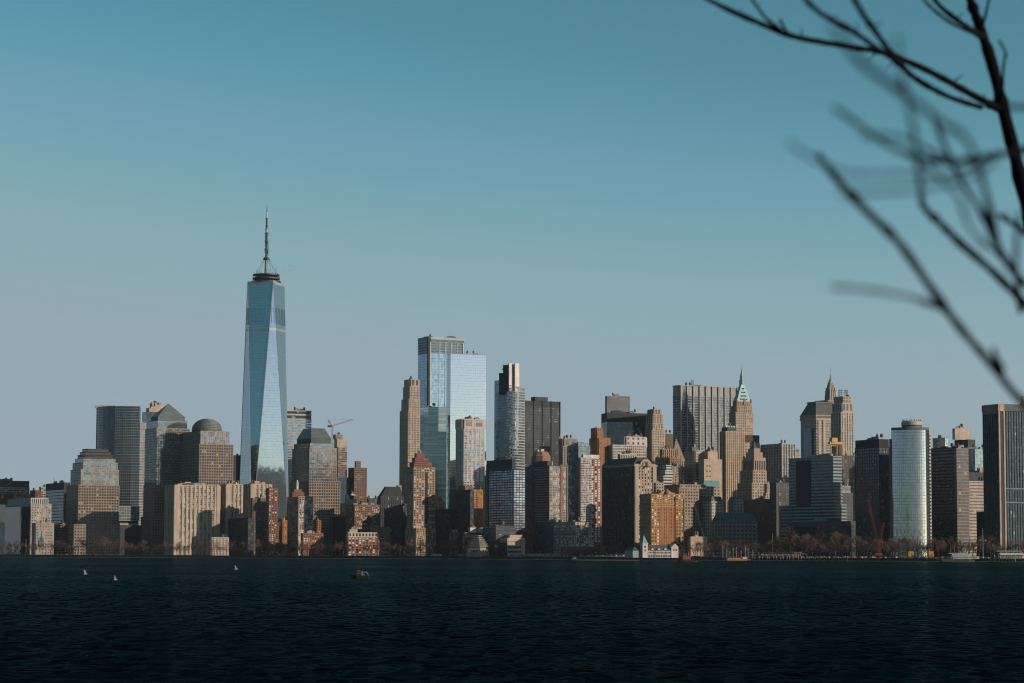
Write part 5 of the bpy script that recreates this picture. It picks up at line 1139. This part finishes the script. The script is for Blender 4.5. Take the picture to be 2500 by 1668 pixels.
pole(63, shore(63) + 4, 22, 'reddish mast at the waterfront before the blue glazed flank', 'flagpole', 'pole')
pole(91, shore(91) + 4, 20, 'bright pale mast before the tan school block', 'flagpole', 'pole')
for px, D, L_, lab in ((1066, shore(1066) + 10, 14, 'longer pale blue camper van parked by the grove'), (1127, shore(1127) + 10, 7, 'shorter pale blue van parked beside the hexagonal museum')):
    t = thing('van', lab, 'van', ground(px, D, 3.0), R(3))
    MB().loft([(-L_ / 2, -1.2, .5), (L_ / 2, -1.2, .5), (L_ / 2, 1.2, .5), (-L_ / 2, 1.2, .5)], [(-L_ / 2, -1.1, 3.4), (L_ / 2 - .7, -1.1, 3.4), (L_ / 2 - .7, 1.1, 3.4), (-L_ / 2, 1.1, 3.4)]).build('body', wall((.50, .56, .60), rough=.5), t)
    for k in range(3): MB().box((-L_ / 2 + 2 + k * L_ * .28, -1.2, 2.3), (1.3, .12, .9)).build('window', wall(BLACK), t)
    for x in (-L_ * .3, L_ * .3): MB().bar((x, -1.25, .5), (x, 1.25, .5), .5, .5, 10).build('wheel', wall(BLACK), t)
def rubble(name, xa, xb, d0, d1, n, cols, z, sz):
    mats = [wall(c) for c in cols]; ms = [MB() for _ in mats]
    for i in range(n):
        px = random.uniform(xa, xb); p = ground(px, shore(px) + random.uniform(d0, d1), z)
        a = random.uniform(*sz); ms[i % len(ms)].box((p.x, p.y, p.z + a * .4), (a * random.uniform(.6, 2), a, a * random.uniform(.6, 1.3)), random.uniform(0, 3))
    for m_, mt in zip(ms, mats): m_.build(name, mt, kind='stuff', label='small scattered equipment and stones along the waterfront', category='clutter')
rubble('debris', 1950, 2420, 2, 26, 420, [(.10, .08, .07), (.28, .12, .08), (.5, .45, .38), (.07, .08, .09), (.42, .25, .1)], 3.3, (.8, 2.4))
rubble('debris', 1240, 1545, 3, 60, 200, [(.5, .42, .32), (.12, .1, .08), (.62, .56, .48)], 4.5, (.6, 1.9))
rubble('debris', 1655, 1840, 1, 30, 200, [(.10, .08, .07), (.45, .4, .35), (.3, .08, .06), (.06, .07, .08)], 3.2, (.7, 2.2))
rubble('debris', 100, 300, 1, 12, 70, [(.1, .08, .07), (.5, .42, .36)], 3.3, (.5, 1.6))
rubble('debris', 840, 1200, 1, 12, 130, [(.10, .09, .08), (.4, .35, .3), (.2, .1, .07)], 3.1, (.5, 1.5))
for px, hh in ((1733, 8.5), (1741, 8)):
    t = thing('red_sail', 'furled red cone-shaped canopy on the quay beside the grey lattice crane', 'canopy', ground(px, shore(px) + 5, 3.2), 0, 'red canopies')
    MB().lathe((0, 0, 0), [(1.6, 0), (1.3, 2), (.6, 5), (.1, hh)], 8).build('cone', wall((.45, .05, .04)), t); MB().bar((0, 0, hh - .3), (0, 0, hh + 1), .08).build('finial', wall(GREY), t)

# fender timbers on the sea wall and lamps along the promenade
m = MB()
for k in range(420):
    px = -60 + k * 6.2 + random.uniform(-2, 2); p = ground(px, shore(px) - 2.6, 0)
    m.box((p.x, p.y, random.uniform(1.0, 1.8)), (.4, .5, random.uniform(2.2, 4.2)))
m.build('fender_timbers', wall((.07, .055, .045), var=.5), bpy.data.objects['sea_wall'], kind='stuff')
for k in range(52):
    px = 20 + k * 48 + random.uniform(-8, 8); p = ground(px, shore(px) + 3.5, 3.2)
    t = thing('promenade_lamp', 'slim dark promenade lamp post standing along the far sea wall', 'lamp post', p, 0, 'lamp posts along the sea wall')
    MB().bar((0, 0, 0), (0, 0, 5.2), .13, .09, 6).build('pole', wall(SLATE), t)
    MB().lathe((0, 0, 5.1), [(.15, 0), (.42, .3), (.38, .8), (.05, 1.0)], 8).build('lantern', wall((.55, .53, .48)), t)
for k in range(26):
    px = 30 + k * 58 + random.uniform(-20, 20)
    if 1230 < px < 1560: continue
    p = ground(px, shore(px) + 1.2, 3.0); t = thing('promenade_railing', 'low grey railing section along the far promenade', 'railing', p, math.atan2(shore(px + 5) - shore(px), 5 * 3000 / F), 'railings along the promenade')
    MB().bar((-11, 0, 1.1), (11, 0, 1.1), .09).bar((-11, 0, .6), (11, 0, .6), .06).build('rail', wall((.4, .38, .35)), t)
    m = MB()
    for q in range(12): m.bar((-11 + q * 2, 0, 0), (-11 + q * 2, 0, 1.1), .07)
    m.build('posts', wall((.4, .38, .35)), t, kind='stuff')
# ------------------------------------------------------------------ smoke beside the tallest tower
def smoke():
    m = bpy.data.materials.new('smoke'); m.use_nodes = True; t = m.node_tree; t.nodes.clear()
    o = t.nodes.new('ShaderNodeOutputMaterial'); v = t.nodes.new('ShaderNodeVolumePrincipled'); v.inputs['Color'].default_value = (.55, .5, .5, 1)
    tc = t.nodes.new('ShaderNodeTexCoord'); n = t.nodes.new('ShaderNodeTexNoise'); n.inputs['Scale'].default_value = .12; n.inputs['Detail'].default_value = 4
    mr = t.nodes.new('ShaderNodeMapRange'); mr.inputs[1].default_value, mr.inputs[2].default_value, mr.inputs[3].default_value, mr.inputs[4].default_value = .47, .75, 0, .09
    t.links.new(tc.outputs['Object'], n.inputs['Vector']); t.links.new(n.outputs[0], mr.inputs[0]); t.links.new(mr.outputs[0], v.inputs['Density']); t.links.new(v.outputs[0], o.inputs['Volume'])
    p = at(683, 674, 3690); q = at(712, 650, 3690) - p
    mb = MB(); k = 10
    for i in range(4):
        a = q * (i / 4); b = q * ((i + 1) / 4); mb.bar(tuple(a), tuple(b), 2.5 + i * 1.1, 2.5 + (i + 1) * 1.1, 10)
    mb2 = MB().bar((0, 0, 0), tuple(q), 3, 7, 12)
    o = mb2.build('smoke', m, loc=p, kind='stuff', label='faint grey smoke drifting off the tallest tower roof', category='smoke')
smoke()

# ------------------------------------------------------------------ branches close to the camera
def tube(name, pts, mat, parent, k=8):
    """tapering limb through (pixel x, pixel y, distance, radius in metres), smoothed between the points"""
    P = [(at(x, y, d), r) for x, y, d, r in pts]; out = []
    def cr(a, b, c, d, t): return .5 * ((2 * b) + (c - a) * t + (2 * a - 5 * b + 4 * c - d) * t * t + (3 * b - a - 3 * c + d) * t * t * t)
    for i in range(len(P) - 1):
        a, b, c, d = P[max(i - 1, 0)], P[i], P[i + 1], P[min(i + 2, len(P) - 1)]
        for j in range(6):
            t = j / 6; out.append((Vector([cr(a[0][q], b[0][q], c[0][q], d[0][q], t) for q in range(3)]), b[1] + (c[1] - b[1]) * t))
    out.append(P[-1]); m = MB(); n = len(out); ox = None
    for i, (p, r) in enumerate(out):
        d = (out[min(i + 1, n - 1)][0] - out[max(i - 1, 0)][0]).normalized()
        ax = d.cross(Vector((0, 1, 0))).normalized(); by = d.cross(ax)
        rr = r * random.uniform(.86, 1.14) * (1.25 if i % 7 == 3 else 1)
        m.v += [tuple(p + (ax * math.cos(6.283 * q / k) + by * math.sin(6.283 * q / k)) * rr - parent.location) for q in range(k)]
        if i: m.f += [((i - 1) * k + q, (i - 1) * k + (q + 1) % k, i * k + (q + 1) % k, i * k + q) for q in range(k)]
    m.f.append(tuple(range(k))); m.f.append(tuple((n - 1) * k + q for q in reversed(range(k))))
    if P[0][1] < .08 and pts[-1][2] > 3.1:
        for i in range(4, n - 2, 5):                      # short spurs and buds
            p, r = out[i]; d = (out[i + 1][0] - p).normalized(); o = d.orthogonal().normalized(); o = (o * math.cos(i) + d.cross(o) * math.sin(i)).normalized()
            L_ = random.uniform(2, 5) * r; q = p - parent.location
            m.bar(q, q + o * L_ + d * L_ * .5, r * .35, r * .12, 5)
    return m.build(name, mat, parent, smooth=True)
BARK = wall((.007, .007, .007), scale=40, var=.4)
BARK.node_tree.nodes['Principled BSDF'].inputs['Specular IOR Level'].default_value = .05
base = Vector((2.35, 6.6, 6.3)); root = thing('bare_tree', 'bare dark tree whose blurred branches reach over the water', 'tree', base)
m = MB()
trk = [(0, 0, -.2, .16), (-.05, 0, .5, .12), (0, -.1, 1.0, .10), (.02, -.1, 1.5, .085)]
for (a, b) in zip(trk, trk[1:]): m.bar(a[:3], b[:3], a[3], b[3], 12)
m.build('trunk', BARK, root, smooth=True)
def px_of(p):
    q = CM.transposed() @ (Vector(p) - CAM); return (PW / 2 + F * q.x / -q.z, PH / 2 - F * q.y / -q.z)
tx, ty = px_of(base + Vector((0.02, -.1, 1.45)))
tube('limb', [(tx, ty, 6.5, 0.0832), (2900, 1300, 6.8, 0.0534), (2620, 900, 7.2, 0.0309), (2540, 640, 7.4, 0.0238), (2490, 430, 7.5, 0.0208), (2450, 270, 7.5, 0.0196), (2420, 150, 7.6, 0.0184), (2390, 60, 7.6, 0.0166), (2360, -30, 7.7, 0.0149), (2320, -200, 7.8, 0.0095)], BARK, root)
tube('branch', [(2440, 268, 7.5, .012), (2380, 235, 7.3, .011), (2260, 170, 7.0, .010), (2160, 130, 6.8, .009), (2060, 112, 6.6, .0085), (1940, 90, 6.4, .0085), (1850, 55, 6.2, .0075), (1760, 15, 6.1, .0065), (1660, -40, 6.0, .004)], BARK, root)
tube('branch', [(2395, 262, 7.2, .008), (2320, 238, 6.6, .0075), (2240, 195, 6.2, .0075), (2190, 150, 6.0, .0075), (2150, 125, 5.6, .0065), (2080, 75, 5.0, .006), (2000, 30, 4.6, .005), (1940, -30, 4.4, .004)], BARK, root)
tube('branch', [(2190, 155, 5.9, .007), (2150, 95, 5.0, .006), (2110, 40, 4.6, .006), (2070, -30, 4.4, .005)], BARK, root)
tube('twig', [(1905, 72, 6.3, .005), (1870, 45, 6.0, .004), (1830, -10, 5.8, .003)], BARK, root)
tube('twig', [(1920, 78, 6.3, .004), (1905, 50, 6.1, .0035)], BARK, root)
tube('branch', [(2405, 95, 7.6, .010), (2360, 65, 7.2, .008), (2300, 20, 6.8, .007), (2260, -30, 6.6, .006)], BARK, root)
tube('twig', [(2385, 85, 7.3, .005), (2320, 55, 6.6, .0045), (2270, 15, 6.2, .004), (2240, -20, 6, .003)], BARK, root)
tube('twig', [(2400, 60, 7.6, .005), (2410, 20, 7, .004), (2420, -30, 6.8, .003)], BARK, root)
tube('twig', [(2446, 235, 7.5, .004), (2450, 160, 6.4, .004), (2455, 130, 6.2, .0035), (2440, 100, 6, .003)], BARK, root)
# the nearer, softer boughs
tube('branch', [(tx, ty, 6.5, 0.0430), (2900, 1380, 5.0, 0.0189), (2640, 1100, 3.41, 0.0058), (2500, 985, 3.14, 0.0053), (2420, 890, 3.06, 0.0048), (2320, 770, 2.97, 0.0050), (2200, 600, 2.88, 0.0050), (2120, 520, 2.80, 0.0048), (2045, 440, 2.80, 0.0047), (2015, 400, 2.80, 0.0039), (1996, 372, 2.80, 0.0021)], BARK, root)
tube('twig', [(2445, 905, 3.05, 0.0052), (2430, 870, 3.1, 0.0043), (2425, 850, 3.0, 0.0019)], BARK, root)
tube('twig', [(2290, 750, 2.95, 0.0039), (2220, 725, 2.4, 0.0020), (2120, 708, 2.2, 0.0021), (2030, 700, 2.1, 0.0015)], BARK, root)
tube('branch', [(2900, 1250, 6.0, 0.0258), (2650, 900, 3.91, 0.0082), (2500, 740, 3.65, 0.0066), (2420, 660, 3.57, 0.0062), (2340, 590, 3.48, 0.0061), (2290, 540, 3.40, 0.0052), (2255, 505, 3.40, 0.0045), (2245, 440, 2.55, 0.0025), (2240, 380, 2.29, 0.0025), (2225, 290, 2.12, 0.0020), (2205, 190, 1.95, 0.0018), (2190, 90, 1.87, 0.0012)], BARK, root)
tube('branch', [(2600, 760, 4.4, 0.0069), (2500, 690, 3.4, 0.0047), (2440, 610, 3.1, 0.0043), (2390, 510, 3.0, 0.0031), (2340, 430, 2.9, 0.0031), (2300, 340, 2.8, 0.0028), (2280, 290, 2.8, 0.0019)], BARK, root)
tube('twig', [(2420, 610, 3.0, 0.0028), (2370, 560, 2.4, 0.0020), (2340, 480, 2.2, 0.0020), (2290, 430, 2.2, 0.0017), (2240, 380, 2.2, 0.0015)], BARK, root)
tube('branch', [(2700, 480, 5.0, 0.0120), (2560, 380, 3.2, 0.0060), (2460, 375, 2.9, 0.0039), (2400, 385, 2.8, 0.0039), (2320, 395, 2.7, 0.0039), (2240, 385, 2.6, 0.0034), (2160, 350, 2.4, 0.0025), (2090, 300, 2.3, 0.0025), (2035, 262, 2.2, 0.0020)], BARK, root)
tube('twig', [(2400, 390, 2.4, 0.0019), (2330, 425, 2.2, 0.0016), (2200, 425, 1.9, 0.0016), (2080, 425, 1.9, 0.0015), (2000, 395, 1.9, 0.0014), (1920, 345, 1.9, 0.0011)], BARK, root)
tube('twig', [(2430, 395, 2.3, 0.0019), (2350, 440, 2.0, 0.0016), (2200, 465, 1.8, 0.0016), (2050, 470, 1.8, 0.0013)], BARK, root)
tube('twig', [(2320, 395, 2.7, 0.0025), (2210, 340, 2.1, 0.0020), (2100, 330, 2.0, 0.0015)], BARK, root)
tube('branch', [(2440, 620, 3.2, 0.0052), (2380, 380, 2.2, 0.0025), (2300, 300, 2.0, 0.0028), (2180, 210, 1.9, 0.0030), (2100, 150, 1.8, 0.0025), (2030, 60, 1.8, 0.0020)], BARK, root)
tube('twig', [(2560, 620, 4.4, 0.0052), (2500, 565, 3.9, 0.0052), (2440, 525, 3.8, 0.0034)], BARK, root)
tube('twig', [(2490, 760, 3.9, 0.0043), (2480, 640, 2.8, 0.0031), (2490, 520, 2.6, 0.0025)], BARK, root)
tube('twig', [(2600, 260, 5.0, 0.0069), (2500, 262, 2.8, 0.0031), (2440, 258, 2.6, 0.0025)], BARK, root)

# ------------------------------------------------------------------ haze over the harbour and the city
hm = bpy.data.materials.new('haze'); hm.use_nodes = True; t = hm.node_tree; t.nodes.clear()
o = t.nodes.new('ShaderNodeOutputMaterial'); v = t.nodes.new('ShaderNodeVolumePrincipled')
v.inputs['Color'].default_value = (.74, .87, .98, 1); v.inputs['Density'].default_value = HAZE
t.links.new(v.outputs[0], o.inputs['Volume'])
MB().box((0, 0, 290), (24600, 24600, 592)).build('haze', hm, kind='stuff', label='thin pale haze lying over harbour and city', category='haze')
